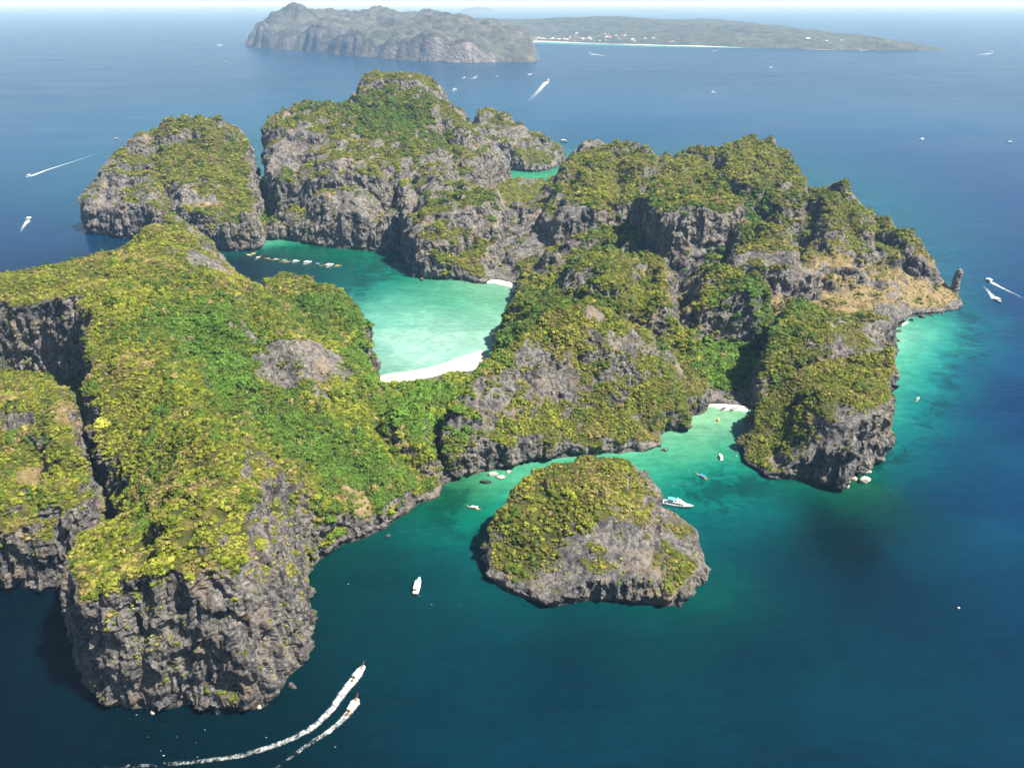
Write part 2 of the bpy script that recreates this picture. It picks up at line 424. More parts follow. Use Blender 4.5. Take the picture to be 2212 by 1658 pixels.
GULLIES = [  # path (pixels with height), depth, half width
    ([(205,985,86),(236,1050,80),(240,1100,64)], 20, 14),
    ([(600,985,92),(636,1110,74),(652,1225,42)], 13, 16),
    ([(430,700,117),(490,800,100),(600,900,78),(700,960,50)], 20, 42),
    ([(1062,785,664),(1130,757,680),(1250,714,712),(1350,718,712),(1450,750,708)], 44, 36),
    ([(1606,905),(1690,882),(1780,868),(1890,860)], 24, 20),
    ([(1462,555,72),(1474,640,55),(1482,725,34)], 30, 22),
    ([(790,480,80),(800,400,105),(840,335,132)], 24, 26),
    ([(870,290,150),(905,400,100),(890,480,60)], 22, 24),
    ([(640,320,130),(650,420,75)], 18, 24), ([(960,270,140),(1000,360,90),(1010,440,50)], 20, 26),
    ([(330,330,120),(360,420,80),(370,500,30)], 20, 26), ([(470,330,130),(460,400,90)], 14, 20),
    ([(270,830,112),(330,760,126),(300,660,130)], 12, 22), ([(520,640,70),(560,740,80),(640,850,60)], 14, 22),
    ([(1180,560,80),(1230,640,80),(1200,730,55)], 14, 22), ([(1390,560,92),(1370,650,84),(1390,720,60)], 14, 20),
    ([(1330,330,112),(1340,400,104),(1330,480,70)], 16, 22), ([(1640,420,100),(1660,500,84)], 22, 24), ([(1740,440,92),(1720,520,80),(1740,600,56)], 26, 26),
    ([(1370,760,76),(1400,830,58),(1440,920,26)], 14, 14), ([(1700,850,48),(1690,960,25)], 9, 12),
    ([(60,940,78),(70,1040,66),(60,1120,52)], 12, 16), ([(430,1180,104),(420,1100,112)], 7, 12), ([(320,1200,95),(330,1120,98)], 9, 12), ([(520,1195,98),(500,1100,110)], 7, 12),
]
def line_dist(X, Y, P):
    d = np.full(X.shape, 1e9)
    for (ax, ay), (bx, by) in zip(P[:-1], P[1:]):
        ex, ey = bx - ax, by - ay
        t = np.clip(((X - ax) * ex + (Y - ay) * ey) / (ex * ex + ey * ey + 1e-9), 0, 1)
        d = np.minimum(d, np.hypot(X - ax - ex * t, Y - ay - ey * t))
    return d
def heightfield(lobes, x0, x1, y0, y1, cell, warp=1.0):
    xs = np.arange(x0, x1 + cell, cell); ys = np.arange(y0, y1 + cell, cell)
    X, Y = np.meshgrid(xs, ys)
    wx = 7 * noise2(X, Y, 45, 1) + 3.5 * noise2(X, Y, 16, 2)
    wy = 7 * noise2(X, Y, 45, 3) + 3.5 * noise2(X, Y, 16, 4)
    XW, YW = X + wx * warp, Y + wy * warp
    H = np.full(X.shape, -20.0)
    LP = np.zeros(X.shape)
    for L in lobes:
        h = lobe_height(L, X, Y, XW, YW)
        up = h > H
        H = np.where(up, h, H)
        LP = np.where(up, L['lump'], LP)
    for path, depth, hw in GULLIES:
        P = [gp(q) if len(q) == 2 else ctl(q)[:2] for q in path]
        dd = line_dist(XW, YW, P)
        H = np.where(H > 3, np.maximum(H - depth * np.clip(1 - dd / hw, 0, 1) ** 1.2, np.minimum(H, 4.0)), H)
    # karst lumps: rounded mounds between creases
    big = np.abs(noise2(X, Y, 62, 5)) * 2 - 0.5
    mid = np.abs(noise2(X, Y, 30, 6)) * 2 - 0.5
    sml = np.abs(noise2(X, Y, 14, 7)) * 2 - 0.5
    huge = np.abs(noise2(X, Y, 130, 9)) * 2 - 0.5
    k = LP * sstep(4, 45, H)
    H = H + k * (8 * huge + 12 * big + 8.5 * mid + 3.2 * sml)
    # ledges
    step = 30.0
    ph = H / step + 0.55 * noise2(X, Y, 90, 8)
    fr = ph - np.floor(ph)
    ter = step * (np.floor(ph) + sstep(0.42, 0.98, fr) - (ph - H / step))
    m = np.clip(LP - 0.55, 0, 0.75) * 0.62 * sstep(12, 40, H)
    H = H * (1 - m) + ter * m
    return X, Y, H

def solid_from_field(name, X, Y, H, voxel):
    ny, nx = X.shape
    Hc = np.maximum(H, -9.0)
    top = np.stack([X, Y, Hc], 2).reshape(-1, 3)
    bot = top.copy(); bot[:, 2] = -16.0
    V = np.concatenate([top, bot])
    idx = np.arange(ny * nx).reshape(ny, nx)
    a, b, c, d = idx[:-1, :-1].ravel(), idx[:-1, 1:].ravel(), idx[1:, 1:].ravel(), idx[1:, :-1].ravel()
    keep = (np.maximum.reduce([Hc.ravel()[a], Hc.ravel()[b], Hc.ravel()[c], Hc.ravel()[d]]) > -100)
    F = np.concatenate([np.stack([a, b, c, d], 1)[keep], np.stack([d, c, b, a], 1)[keep] + ny * nx])
    n = ny * nx
    def wall(e):
        p, q = e[:-1], e[1:]
        return np.stack([q, p, p + n, q + n], 1)
    F = np.concatenate([F, wall(idx[0]), wall(idx[-1][::-1]), wall(idx[:, 0][::-1]), wall(idx[:, -1])])
    me = bpy.data.meshes.new(name + '_raw')
    me.vertices.add(len(V)); me.vertices.foreach_set('co', V.astype(np.float32).ravel())
    me.loops.add(F.size); me.loops.foreach_set('vertex_index', F.astype(np.int32).ravel())
    me.polygons.add(len(F)); me.polygons.foreach_set('loop_start', np.arange(0, F.size, 4, dtype=np.int32))
    me.update(calc_edges=True)
    o = bpy.data.objects.new(name + '_raw', me)
    col.objects.link(o)
    r = o.modifiers.new('remesh', 'REMESH')
    r.mode = 'VOXEL'; r.voxel_size = voxel; r.adaptivity = 0.0
    dg = bpy.context.evaluated_depsgraph_get()
    ev = o.evaluated_get(dg)
    me2 = ev.to_mesh()
    nv, nf, nl = len(me2.vertices), len(me2.polygons), len(me2.loops)
    co = np.empty(nv * 3, np.float32); me2.vertices.foreach_get('co', co)
    vi = np.empty(nl, np.int32); me2.loops.foreach_get('vertex_index', vi)
    ev.to_mesh_clear()
    bpy.data.objects.remove(o); bpy.data.meshes.remove(me)
    return co.reshape(-1, 3), vi.reshape(-1, 4)

def vnormals(V, F):
    n = np.cross(V[F[:, 2]] - V[F[:, 0]], V[F[:, 3]] - V[F[:, 1]])
    out = np.zeros_like(V)
    for k in range(4):
        for a in range(3):
            out[:, a] += np.bincount(F[:, k], weights=n[:, a], minlength=len(V)).astype(np.float32)
    l = np.linalg.norm(out, axis=1, keepdims=True); l[l == 0] = 1
    return out / l
def smooth(V, F, it=1, f=0.5):
    E = np.concatenate([F[:, [0, 1]], F[:, [1, 2]], F[:, [2, 3]], F[:, [3, 0]]])
    E = np.concatenate([E, E[:, ::-1]])
    cnt = np.bincount(E[:, 0], minlength=len(V)).astype(np.float32)[:, None]
    for _ in range(it):
        s = np.stack([np.bincount(E[:, 0], weights=V[E[:, 1], a], minlength=len(V)) for a in range(3)], 1)
        V = V * (1 - f) + (s / np.maximum(cnt, 1)).astype(np.float32) * f
    return V
def mesh_from(name, V, F, attrs=None, smooth_shade=True):
    me = bpy.data.meshes.new(name)
    k = F.shape[1]
    me.vertices.add(len(V)); me.vertices.foreach_set('co', np.ascontiguousarray(V, np.float32).ravel())
    me.loops.add(F.size); me.loops.foreach_set('vertex_index', np.ascontiguousarray(F, np.int32).ravel())
    me.polygons.add(len(F)); me.polygons.foreach_set('loop_start', np.arange(0, F.size, k, dtype=np.int32))
    if smooth_shade == 'rock':
        nn = np.cross(V[F[:, 2]] - V[F[:, 0]], V[F[:, 3]] - V[F[:, 1]])
        me.polygons.foreach_set('use_smooth', nn[:, 2] / np.maximum(np.linalg.norm(nn, axis=1), 1e-9) > 0.75)
    elif smooth_shade:
        me.polygons.foreach_set('use_smooth', np.ones(len(F), bool))
    me.update(calc_edges=True)
    for nm, a in (attrs or {}).items():
        at = me.attributes.new(nm, 'FLOAT', 'POINT')
        at.data.foreach_set('value', np.ascontiguousarray(a, np.float32))
    return me

# places told apart by what grows there (world blobs from photo pixels): px, py, height, radius
def blobs(lst):
    return [(*at_z(px, py, z)[:2], r) for px, py, z, r in lst]
DRY = blobs([(1860,640,35,100),(1960,660,18,80),(1820,660,40,70),(1800,610,52,60),(1930,640,25,70),(2000,630,18,60),(1780,690,30,55),(1870,700,15,50),(1700,640,55,25),(1475,590,60,25),(1475,640,55,25),(1480,690,46,22),
             (270,555,118,14),(150,900,84,12),(60,1000,70,14),(800,450,100,22),(780,470,90,18),(760,1050,40,14),(430,320,150,25),(1230,730,98,10)])
LUSH = blobs([(900,850,5,75),(930,930,8,70),(840,830,5,50),(680,930,50,75),(640,900,62,60),(740,1000,35,60),(560,880,90,45),(1565,810,5,60),(1600,740,20,60),(1150,620,60,60),(1100,730,45,70),(1200,660,78,70),
              (450,680,112,70),(500,760,98,50),(780,700,55,60),(700,660,70,60),(810,790,30,40),(1030,430,90,40),(850,220,190,110),(1630,440,95,60),(1540,560,60,50),(1360,520,60,70),(580,400,80,40),(1640,690,40,60)])
ROCK = blobs([(540,700,95,28),(620,750,82,34),(690,760,70,22),(420,540,112,26),(250,550,118,16),(870,920,40,22),(1430,1080,30,25),(1470,1180,22,28),(1860,950,40,40),(1500,490,100,70),(1710,560,85,45),(1260,590,92,34),(1110,460,60,80),
              (700,400,90,60),(900,420,90,50),(480,500,60,50),(230,430,60,60),(400,400,90,30),(620,330,120,50),(1420,1090,40,18),(1090,1235,16,18),(1170,1275,10,20),(1260,1275,10,22),(1060,1200,14,12),(1350,1270,14,20),(1360,1200,26,22),(1880,760,30,40),(1900,880,55,30),(980,330,120,45),(1150,340,60,90),(1180,500,55,70),(1250,310,108,40)])
BRIGHT = blobs([(900,860,5,70),(940,930,8,60),(850,830,5,40),(1565,810,5,50),(1560,760,8,40),(1000,820,5,40)])
YELLOW = blobs([(1250,705,100,26),(1330,730,90,20),(1180,730,92,20),(300,520,118,40),(1300,390,110,60),(1300,1040,58,30),(1810,800,62,40),(1500,420,124,40),(1640,330,132,50),(280,640,128,50)])
GROWN = blobs([(1250,600,94,70),(1350,620,92,60),(1150,680,60,50),(350,600,126,80),(250,720,118,60),(430,1000,115,60),(700,950,50,80),(500,1080,108,50),(1250,700,102,26),(1700,780,60,40),(1850,830,62,35),(1330,340,116,60),(1800,460,88,50),(1600,600,76,40),(100,600,96,90),(800,1000,30,60),(400,1130,106,40),(150,1010,70,50),(640,1050,80,45),(700,1100,45,40),(620,1130,84,22),(760,1110,28,40),(850,1070,18,40),(560,1170,100,20),(120,950,80,60),(60,1060,62,40),(300,1150,90,30),(250,1000,95,40),(480,900,118,70),(300,760,122,80),
               (1300,760,90,30),(1440,800,64,40),(1480,860,34,30),(1700,840,56,50),(1640,930,30,30),(1760,760,60,50),(1480,400,126,60),(1300,390,108,80),(1640,340,130,90),(1250,1030,58,34),(1130,1130,38,18),(1160,1150,34,14),(1280,1200,28,9),(1470,1220,18,9),(950,470,90,40),(1000,450,98,30),(930,540,50,30),(480,430,76,40),(420,260,175,60),(480,300,152,50),(350,290,155,50),(300,330,125,30),(430,430,74,30),(500,425,74,30),(640,1080,84,22),(600,1110,92,20),(640,1160,66,22),(665,1200,38,18),(690,1130,42,24),(690,350,124,25),(1080,900,50,18),(1200,860,66,22),(1300,830,78,18),(1180,930,40,12)])
def blobval(P, L):
    v = np.zeros(len(P), np.float32)
    for x, y, r in L:
        v = np.maximum(v, np.exp(-((P[:, 0] - x) ** 2 + (P[:, 1] - y) ** 2) / (r * r)).astype(np.float32))
    return v

def worley(P, seed):
    """distance-free cell value: a random offset shared by all points of one block"""
    I = np.floor(P).astype(np.int64)
    best = np.full(len(P), 1e9, np.float32); val = np.zeros(len(P), np.float32); tlt = np.zeros(len(P), np.float32)
    for a in (-1, 0, 1):
        for b in (-1, 0, 1):
            for c in (-1, 0, 1):
                C = I + np.array([a, b, c])
                h = (C[:, 0] * 73856093) ^ (C[:, 1] * 19349663) ^ (C[:, 2] * 83492791) ^ (seed * 2654435761)
                f = np.stack([((h >> s) & 1023) / 1023.0 for s in (0, 10, 20)], 1).astype(np.float32)
                dv = (P - (C + f)).astype(np.float32)
                d = (dv * dv).sum(1)
                m = d < best
                best = np.where(m, d, best)
                val = np.where(m, ((h >> 7) & 255) / 255.0 - 0.5, val)
                g = np.stack([((h >> s) & 63) / 31.5 - 1 for s in (3, 12, 17)], 1).astype(np.float32)
                tlt = np.where(m, (dv * g).sum(1), tlt)
    return val, tlt
def sculpt(V, F, cliff=1.0):
    V = smooth(V, F, 2, 0.6)
    n = vnormals(V, F)
    steep = 1 - sstep(0.35, 0.75, n[:, 2])
    above = sstep(-2, 6, V[:, 2])
    d = (np.abs(noise(V / 24, 21)) * 2 - 0.55) * 3.2 * (0.35 + 0.65 * steep)
    d += (0.45 - np.abs(noise(V / 11, 22)) * 2) * 1.7 * (0.3 + 0.7 * steep)
    wob = V + 5.0 * np.stack([noise(V / 19, 27), noise(V / 19, 28), np.zeros(len(V), np.float32)], 1)
    fl = wob * np.array([1 / 15.0, 1 / 15.0, 1 / 70.0], np.float32)
    d += (0.5 - np.abs(noise(fl, 29)) * 2) * 3.2 * steep * cliff
    fl = wob * np.array([1 / 6.0, 1 / 6.0, 1 / 34.0], np.float32)
    d += (0.5 - np.abs(noise(fl, 23)) * 2) * 1.9 * steep * cliff
    fl = V * np.array([1 / 3.0, 1 / 3.0, 1 / 14.0], np.float32)
    d += (0.5 - np.abs(noise(fl, 24)) * 2) * 0.8 * steep
    # scooped-out overhangs and breaks across the cliffs
    bed = V * np.array([1 / 34.0, 1 / 34.0, 1 / 13.0], np.float32)
    d += np.minimum(noise(bed, 25), 0.15) * 3.2 * steep
    k = np.where(steep > 0.15)[0]
    wp = V[k] + 1.6 * np.stack([noise(V[k] / 6, 35), noise(V[k] / 6, 36), noise(V[k] / 6, 37)], 1)
    for size, amp, sd in ((np.array([13, 13, 26]), 3.0, 5), (np.array([5.5, 5.5, 9]), 1.5, 6)):
        val, tlt = worley(wp / size, sd)
        d[k] += (val * amp + tlt * amp * 0.8) * steep[k] * (0.5 + 0.5 * cliff)
    V = V + n * (d * above)[:, None].astype(np.float32)
    # sea notch at the waterline
    cut = (1 - sstep(1.2, 6.5, V[:, 2])) * sstep(-9, -1, V[:, 2]) * steep
    hn = n.copy(); hn[:, 2] = 0
    V = V - hn * (cut * 4.2)[:, None].astype(np.float32)
    V = V + vnormals(V, F) * ((noise(V / 5.0, 26) * 0.6 + (0.4 - np.abs(noise(V / 3.1, 34)) * 2) * 0.7 * steep) * above)[:, None]
    return V.astype(np.float32)

def surface_attrs(V, F, vegbias=0.0):
    n = vnormals(V, F)
    ns = n.copy()
    nz = n[:, 2]
    big = noise(V / 70, 31) * 0.7 + noise(V / 26, 32) * 0.6 + noise(V / 10, 33) * 0.35
    dry = blobval(V, DRY); lush = blobval(V, LUSH); rock = blobval(V, ROCK)
    # broad slope matters more than the small bumps
    ns = smooth(n, F, 6, 0.8)
    nzs = ns[:, 2] / np.maximum(np.linalg.norm(ns, axis=1), 1e-4)
    veg = (0.6 * nzs + 0.4 * nz) - 0.675 + 0.30 * big + 0.34 * np.maximum(lush, blobval(V, GROWN)) - 0.36 * rock + vegbias
    veg -= 0.5 * (1 - sstep(2.5, 10, V[:, 2]))
    return n, veg.astype(np.float32), dry, lush, rock

t = time.time()
X, Y, H = heightfield(list(LOBES.values()), -760, 690, 270, 2130, 3.0)
SPLIT = 640.0
def part_of_island(rows, voxel, lo, hi):
    V, F = solid_from_field('island', X[rows], Y[rows], H[rows], voxel)
    V = sculpt(V, F)
    cy_ = V[F, 1].mean(1)
    k = (V[F, 2].max(1) > -7) & (cy_ > lo) & (cy_ <= hi)
    F = F[k]
    u = np.unique(F); rm = np.full(len(V), -1); rm[u] = np.arange(len(u))
    return V[u], rm[F]
r0 = int((SPLIT - 270) / 3)
nV, nF = part_of_island(np.s_[:r0 + 8], 1.6, -1e9, SPLIT)
fV, fF = part_of_island(np.s_[r0 - 8:], 2.6, SPLIT - 1.0, 1e9)
isl_V = np.concatenate([nV, fV]); isl_F = np.concatenate([nF, fF + len(nV)])
isl_n, isl_veg, isl_dry, isl_lush, isl_rock = surface_attrs(isl_V, isl_F)
Xi, Yi, Hi = heightfield(ISLET, -60, 150, 340, 500, 1.5, 0.6)
slt_V, slt_F = solid_from_field('islet', Xi, Yi, Hi, 1.0)
slt_V = sculpt(slt_V, slt_F, 0.6)
keep = (slt_V[slt_F, 2].max(1) > -7)
slt_F = slt_F[keep]
used = np.unique(slt_F); remap = np.full(len(slt_V), -1); remap[used] = np.arange(len(used))
slt_V = slt_V[used]; slt_F = remap[slt_F]
slt_n, slt_veg, slt_dry, slt_lush, slt_rock = surface_attrs(slt_V, slt_F, 0.0)
print('terrain', len(isl_V), len(slt_V), round(time.time() - t, 1))

# ------------------------------------------------------------------ rock and ground material
def rock_material(name, far=False):
    m, nt, b = mat(name)
    L = nt.links
    p = scaled_coords(nt, 1, 1, 1)
    flute = scaled_coords(nt, 1, 1, 0.13)
    n1 = noise_n(nt, p, 0.035, 5, 0.6)
    n2 = noise_n(nt, p, 0.26, 7, 0.74)
    n3 = noise_n(nt, flute, 0.42, 6, 0.72, 0.3)
    n4 = noise_n(nt, p, 0.012, 3)
    grey = ramp(nt, n2, [(0.30, (0.045, 0.045, 0.048)), (0.43, (0.145, 0.140, 0.138)), (0.55, (0.28, 0.262, 0.245)), (0.70, (0.40, 0.36, 0.31))])
    streak = ramp(nt, n3, [(0.38, 0.0), (0.56, 1.0)])
    grey = mix(nt, streak, mix(nt, 1.0, grey, (0.42, 0.42, 0.45), 'MULTIPLY'), grey)
    stain = ramp(nt, noise_n(nt, flute, 0.075, 4, 0.6, 0.6), [(0.40, 0.0), (0.52, 1.0)])
    grey = mix(nt, stain, mix(nt, 1.0, grey, (0.52, 0.53, 0.57), 'MULTIPLY'), grey)
    tall = scaled_coords(nt, 1, 1, 0.05)
    drip = noise_n(nt, tall, 0.17, 5, 0.7, 0.25)
    geo = nt.nodes.new('ShaderNodeNewGeometry')
    sn = N(nt, 'ShaderNodeSeparateXYZ'); L.new(geo.outputs['True Normal'], sn.inputs[0])
    sheer = ramp(nt, sn.outputs[2], [(0.25, 1.0), (0.6, 0.0)])
    grey = mix(nt, math_n(nt, 'MULTIPLY', ramp(nt, drip, [(0.36, 1.0), (0.47, 0.0)]), sheer), grey, mix(nt, 1.0, grey, (0.30, 0.31, 0.35), 'MULTIPLY'))
    grey = mix(nt, math_n(nt, 'MULTIPLY', ramp(nt, drip, [(0.56, 0.0), (0.66, 0.6)]), sheer), grey, (0.40, 0.34, 0.27))
    tan = ramp(nt, n1, [(0.54, 0.0), (0.68, 0.7)])
    grey = mix(nt, tan, grey, (0.30, 0.235, 0.17))
    pale = ramp(nt, n3, [(0.63, 0.0), (0.72, 0.75)])
    grey = mix(nt, pale, grey, (0.46, 0.395, 0.32))
    grey = mix(nt, 1.0, grey, (0.99, 0.965, 0.925), 'MULTIPLY')
    # ground between the shrubs
    veg = attr(nt, 'veg').outputs['Fac']
    dry = attr(nt, 'dry').outputs['Fac']
    g1 = noise_n(nt, p, 0.11, 5, 0.65)
    ground = ramp(nt, g1, [(0.3, (0.035, 0.045, 0.010)), (0.5, (0.085, 0.09, 0.016)), (0.66, (0.16, 0.135, 0.038)), (0.82, (0.27, 0.205, 0.10))])
    straw = ramp(nt, g1, [(0.3, (0.13, 0.10, 0.04)), (0.5, (0.26, 0.195, 0.095)), (0.75, (0.38, 0.295, 0.16))])
    ground = mix(nt, ramp(nt, dry, [(0.25, 0.0), (0.6, 1.0)]), ground, straw)
    va = math_n(nt, 'ADD', veg, math_n(nt, 'MULTIPLY', math_n(nt, 'SUBTRACT', n2, 0.5), 0.55))
    c = mix(nt, ramp(nt, va, [(0.02, 0.0), (0.14, 1.0)]), grey, ground)
    # wet dark band at the sea
    z = N(nt, 'ShaderNodeSeparateXYZ'); L.new(p, z.inputs[0])
    wet = ramp(nt, math_n(nt, 'ADD', z.outputs[2], math_n(nt, 'MULTIPLY', n2, 3.0)), [(0.0, 0.3), (1.0, 1.0)])
    mr = N(nt, 'ShaderNodeMapRange'); mr.inputs['From Min'].default_value = 1.5; mr.inputs['From Max'].default_value = 5.0
    L.new(math_n(nt, 'ADD', z.outputs[2], math_n(nt, 'MULTIPLY', n2, 3.0)), mr.inputs['Value'])
    c = mix(nt, mr.outputs[0], mix(nt, 1.0, c, (0.42, 0.40, 0.38), 'MULTIPLY'), c)
    L.new(c, b.inputs['Base Color'])
    b.inputs['Roughness'].default_value = 0.9
    b.inputs['Specular IOR Level'].default_value = 0.2
    bn = noise_n(nt, p, 0.30, 8, 0.74)
    bf = noise_n(nt, flute, 0.9, 4, 0.6)
    bump = N(nt, 'ShaderNodeBump', i_Strength=1.0, i_Distance=4.0)
    L.new(math_n(nt, 'ADD', bn, math_n(nt, 'MULTIPLY', bf, 0.6)), bump.inputs['Height'])
    L.new(bump.outputs[0], b.inputs['Normal'])
    return m
M_rock = rock_material('limestone')

island = link(bpy.data.objects.new('island', mesh_from('island', isl_V, isl_F, dict(veg=isl_veg, dry=isl_dry, lush=isl_lush), 'rock')))
island.data.materials.append(M_rock)
tag(island, 'large limestone island with steep grey cliffs and green vegetated tops around a turquoise bay', 'island', kind='structure')
islet = link(bpy.data.objects.new('islet', mesh_from('islet', slt_V, slt_F, dict(veg=slt_veg, dry=slt_dry, lush=slt_lush), 'rock')))
islet.data.materials.append(M_rock)
tag(islet, 'small free-standing limestone islet with shrubs in front of the channel', 'islet', kind='structure')

# ------------------------------------------------------------------ sea
HAZE_D = 0.00008
SEA_PTS = [(2190,1000,(0,94,130)),(2200,760,(6,98,145)),  # px, py, sRGB water colour as seen
 (1400,1500,(0,74,90)),(1800,1500,(0,74,94)),(2150,1550,(0,72,98)),(1000,1600,(0,70,90)),(600,1620,(0,52,66)),(100,1600,(0,48,62)),(60,1400,(0,50,66)),(60,1320,(0,48,64)),
 (2150,1150,(0,90,122)),(1950,1200,(0,76,100)),(1750,1250,(0,66,86)),(1600,1400,(0,62,82)),(1250,1420,(0,60,78)),(950,1400,(0,72,88)),(760,1300,(0,72,82)),
 (2150,850,(0,88,130)),(2170,650,(0,90,138)),(2100,450,(30,105,152)),(2150,250,(80,138,184)),(1900,350,(42,112,158)),(1700,200,(110,156,198)),
 (60,300,(52,122,170)),(60,500,(0,92,140)),(300,200,(85,142,188)),(150,520,(10,95,140)),(-300,700,(6,74,110)),(-300,1200,(0,54,74)),
 (900,690,(168,240,216)),(950,735,(208,252,238)),(870,760,(196,250,232)),(1000,720,(192,248,228)),(1040,690,(155,230,202)),(1060,640,(135,215,180)),(1000,650,(105,200,168)),(930,640,(110,205,175)),(850,650,(120,215,190)),
 (840,700,(158,238,216)),(900,610,(70,175,150)),(830,600,(40,155,142)),(850,565,(20,140,124)),(780,560,(0,126,118)),(760,620,(10,128,128)),(720,580,(0,108,112)),(660,620,(0,92,104)),(640,560,(0,104,106)),(560,590,(0,72,90)),(600,535,(0,124,112)),(530,560,(0,76,92)),(585,522,(120,215,180)),
 (680,545,(0,112,102)),(800,548,(20,132,112)),(1075,618,(170,235,200)),(960,615,(120,210,175)),
 (1570,895,(170,228,185)),(1560,930,(148,216,178)),(1520,960,(110,200,160)),(1580,960,(90,190,155)),(1490,1000,(80,186,155)),(1560,1000,(50,165,142)),(1380,1000,(90,200,165)),(1300,1008,(95,205,168)),(1200,1022,(95,205,170)),(1130,1045,(95,205,170)),
 (1080,1075,(60,175,145)),(1030,1065,(60,150,118)),(985,1060,(50,125,95)),(1060,1120,(20,150,130)),(980,1110,(10,128,114)),(920,1140,(0,112,106)),(880,1170,(0,96,98)),(1000,1170,(0,110,112)),(930,1230,(0,86,94)),(820,1230,(0,78,86)),(1030,1200,(0,104,110)),
 (1450,1050,(40,160,142)),(1520,1050,(20,145,135)),(1600,1050,(10,135,130)),(1470,1110,(0,120,122)),(1560,1110,(0,118,122)),(1650,1100,(0,110,116)),(1560,1200,(0,92,104)),(1700,1120,(0,92,100)),(1800,1120,(0,62,72)),(1850,1180,(0,50,64)),(1540,1296,(20,100,96)),
 (1960,725,(165,236,208)),(1950,760,(135,226,196)),(2010,715,(95,208,182)),(2060,690,(60,170,165)),(2100,670,(10,112,140)),(2040,750,(60,185,172)),(1990,780,(75,195,175)),(2090,730,(10,128,150)),(1950,820,(95,205,180)),(2010,830,(40,165,162)),(2080,800,(0,110,140)),
 (1940,870,(70,180,165)),(2000,880,(20,145,150)),(2060,880,(0,104,136)),(1935,930,(40,150,148)),(1990,960,(0,118,136)),(2060,980,(0,88,124)),(1920,1000,(20,128,130)),(1900,1055,(40,110,90)),(1950,1060,(0,92,112)),(2050,1080,(0,74,112)),
 (1130,385,(95,200,162)),(1180,375,(90,195,158)),(1260,300,(48,114,162)),(1100,130,(130,172,212)),(250,512,(0,80,112)),(330,640,(0,66,88)),
]
def own_colour(px, py, c):                        # water colour without the haze in front of it
    x, y, _ = at_z(px, py)
    d = math.sqrt(x * x + y * y + CAM_H ** 2)
    out = []
    for v, k, li in zip(lin(c), (0.205, 0.386, 0.606), (1.0, 1.08, 1.12)):
        t = math.exp(-HAZE_D * k * d)
        out.append(max(v - li * (1 - t), 0.0) / t)
    return out
sp = np.array([(*at_z(p[0], p[1])[:2], *own_colour(*p)) for p in SEA_PTS])
def axis(lo, hi, dense0, dense1, step, grow=1.22):
    a = list(np.arange(dense0, dense1 + step, step))
    s = step
    while a[-1] < hi:
        s *= grow; a.append(a[-1] + s)
    s = step
    while a[0] > lo:
        s *= grow; a.insert(0, a[0] - s)
    return np.array(a)
sx = axis(-90000, 90000, -700, 860, 5.0)
sy = axis(-3000, 120000, 200, 1950, 5.0)
SX, SY = np.meshgrid(sx, sy)
fx, fy = SX.ravel(), SY.ravel()
wxn = 10 * noise2(SX, SY, 60, 41).ravel() + 5 * noise2(SX, SY, 22, 42).ravel()
wyn = 10 * noise2(SX, SY, 60, 43).ravel() + 5 * noise2(SX, SY, 22, 44).ravel()
near = (np.abs(fx) < 3000) & (fy < 4000)
wxn *= near; wyn *= near
Dm = np.hypot(sp[:, None, 0] - sp[None, :, 0], sp[:, None, 1] - sp[None, :, 1])
n_ = len(sp)
A_ = np.zeros((n_ + 1, n_ + 1)); A_[:n_, :n_] = Dm - 3.0 * np.eye(n_); A_[:n_, n_] = 1; A_[n_, :n_] = 1
Wt = np.linalg.solve(A_, np.concatenate([np.sqrt(sp[:, 2:5]), np.zeros((1, 3))]))
SC = np.tile(Wt[n_][None], (len(fx), 1))
cx_, cy2_ = np.clip(fx, -2500, 2500) + wxn, np.clip(fy, 0, 4500) + wyn
for q, w_ in zip(sp, Wt[:n_]):
    SC += np.sqrt((cx_ - q[0]) ** 2 + (cy2_ - q[1]) ** 2 + 40.0)[:, None] * w_[None]
SC = np.clip(SC, 0, 1) ** 2
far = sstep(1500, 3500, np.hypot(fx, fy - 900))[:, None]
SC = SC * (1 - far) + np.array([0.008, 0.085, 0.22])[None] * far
shallow = sstep(0.10, 0.42, SC[:, 1])
# the seen water colour, scaled evenly down to a base colour
SC = np.clip(SC * 0.28, 0.0, 0.75)
ny, nx = SX.shape
ids = np.arange(ny * nx).reshape(ny, nx)
SF = np.stack([ids[:-1, :-1].ravel(), ids[:-1, 1:].ravel(), ids[1:, 1:].ravel(), ids[1:, :-1].ravel()], 1)
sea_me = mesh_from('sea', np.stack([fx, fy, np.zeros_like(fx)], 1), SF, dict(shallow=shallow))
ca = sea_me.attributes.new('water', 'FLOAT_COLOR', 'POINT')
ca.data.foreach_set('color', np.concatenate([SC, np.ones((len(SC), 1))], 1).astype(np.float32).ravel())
M_sea, nt, b = mat('sea_water')
p = scaled_coords(nt, 1, 1, 1)
wc = attr(nt, 'water').outputs['Color']
sh = attr(nt, 'shallow').outputs['Fac']
reef = noise_n(nt, p, 0.05, 6, 0.68, 0.8)
reef2 = noise_n(nt, p, 0.011, 4, 0.6, 0.4)
reefm = math_n(nt, 'MULTIPLY', ramp(nt, math_n(nt, 'ADD', math_n(nt, 'MULTIPLY', reef, 0.55), math_n(nt, 'MULTIPLY', reef2, 0.5)), [(0.50, 0.0), (0.545, 0.9)]), ramp(nt, sh, [(0.02, 0.0), (0.2, 1.0), (0.8, 0.8), (1.0, 0.22)]))
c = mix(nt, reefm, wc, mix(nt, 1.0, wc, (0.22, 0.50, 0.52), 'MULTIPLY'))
sand = math_n(nt, 'MULTIPLY', ramp(nt, noise_n(nt, p, 0.02, 5, 0.6, 0.5), [(0.5, 0.0), (0.66, 0.4)]), ramp(nt, sh, [(0.1, 0.0), (0.5, 1.0)]))
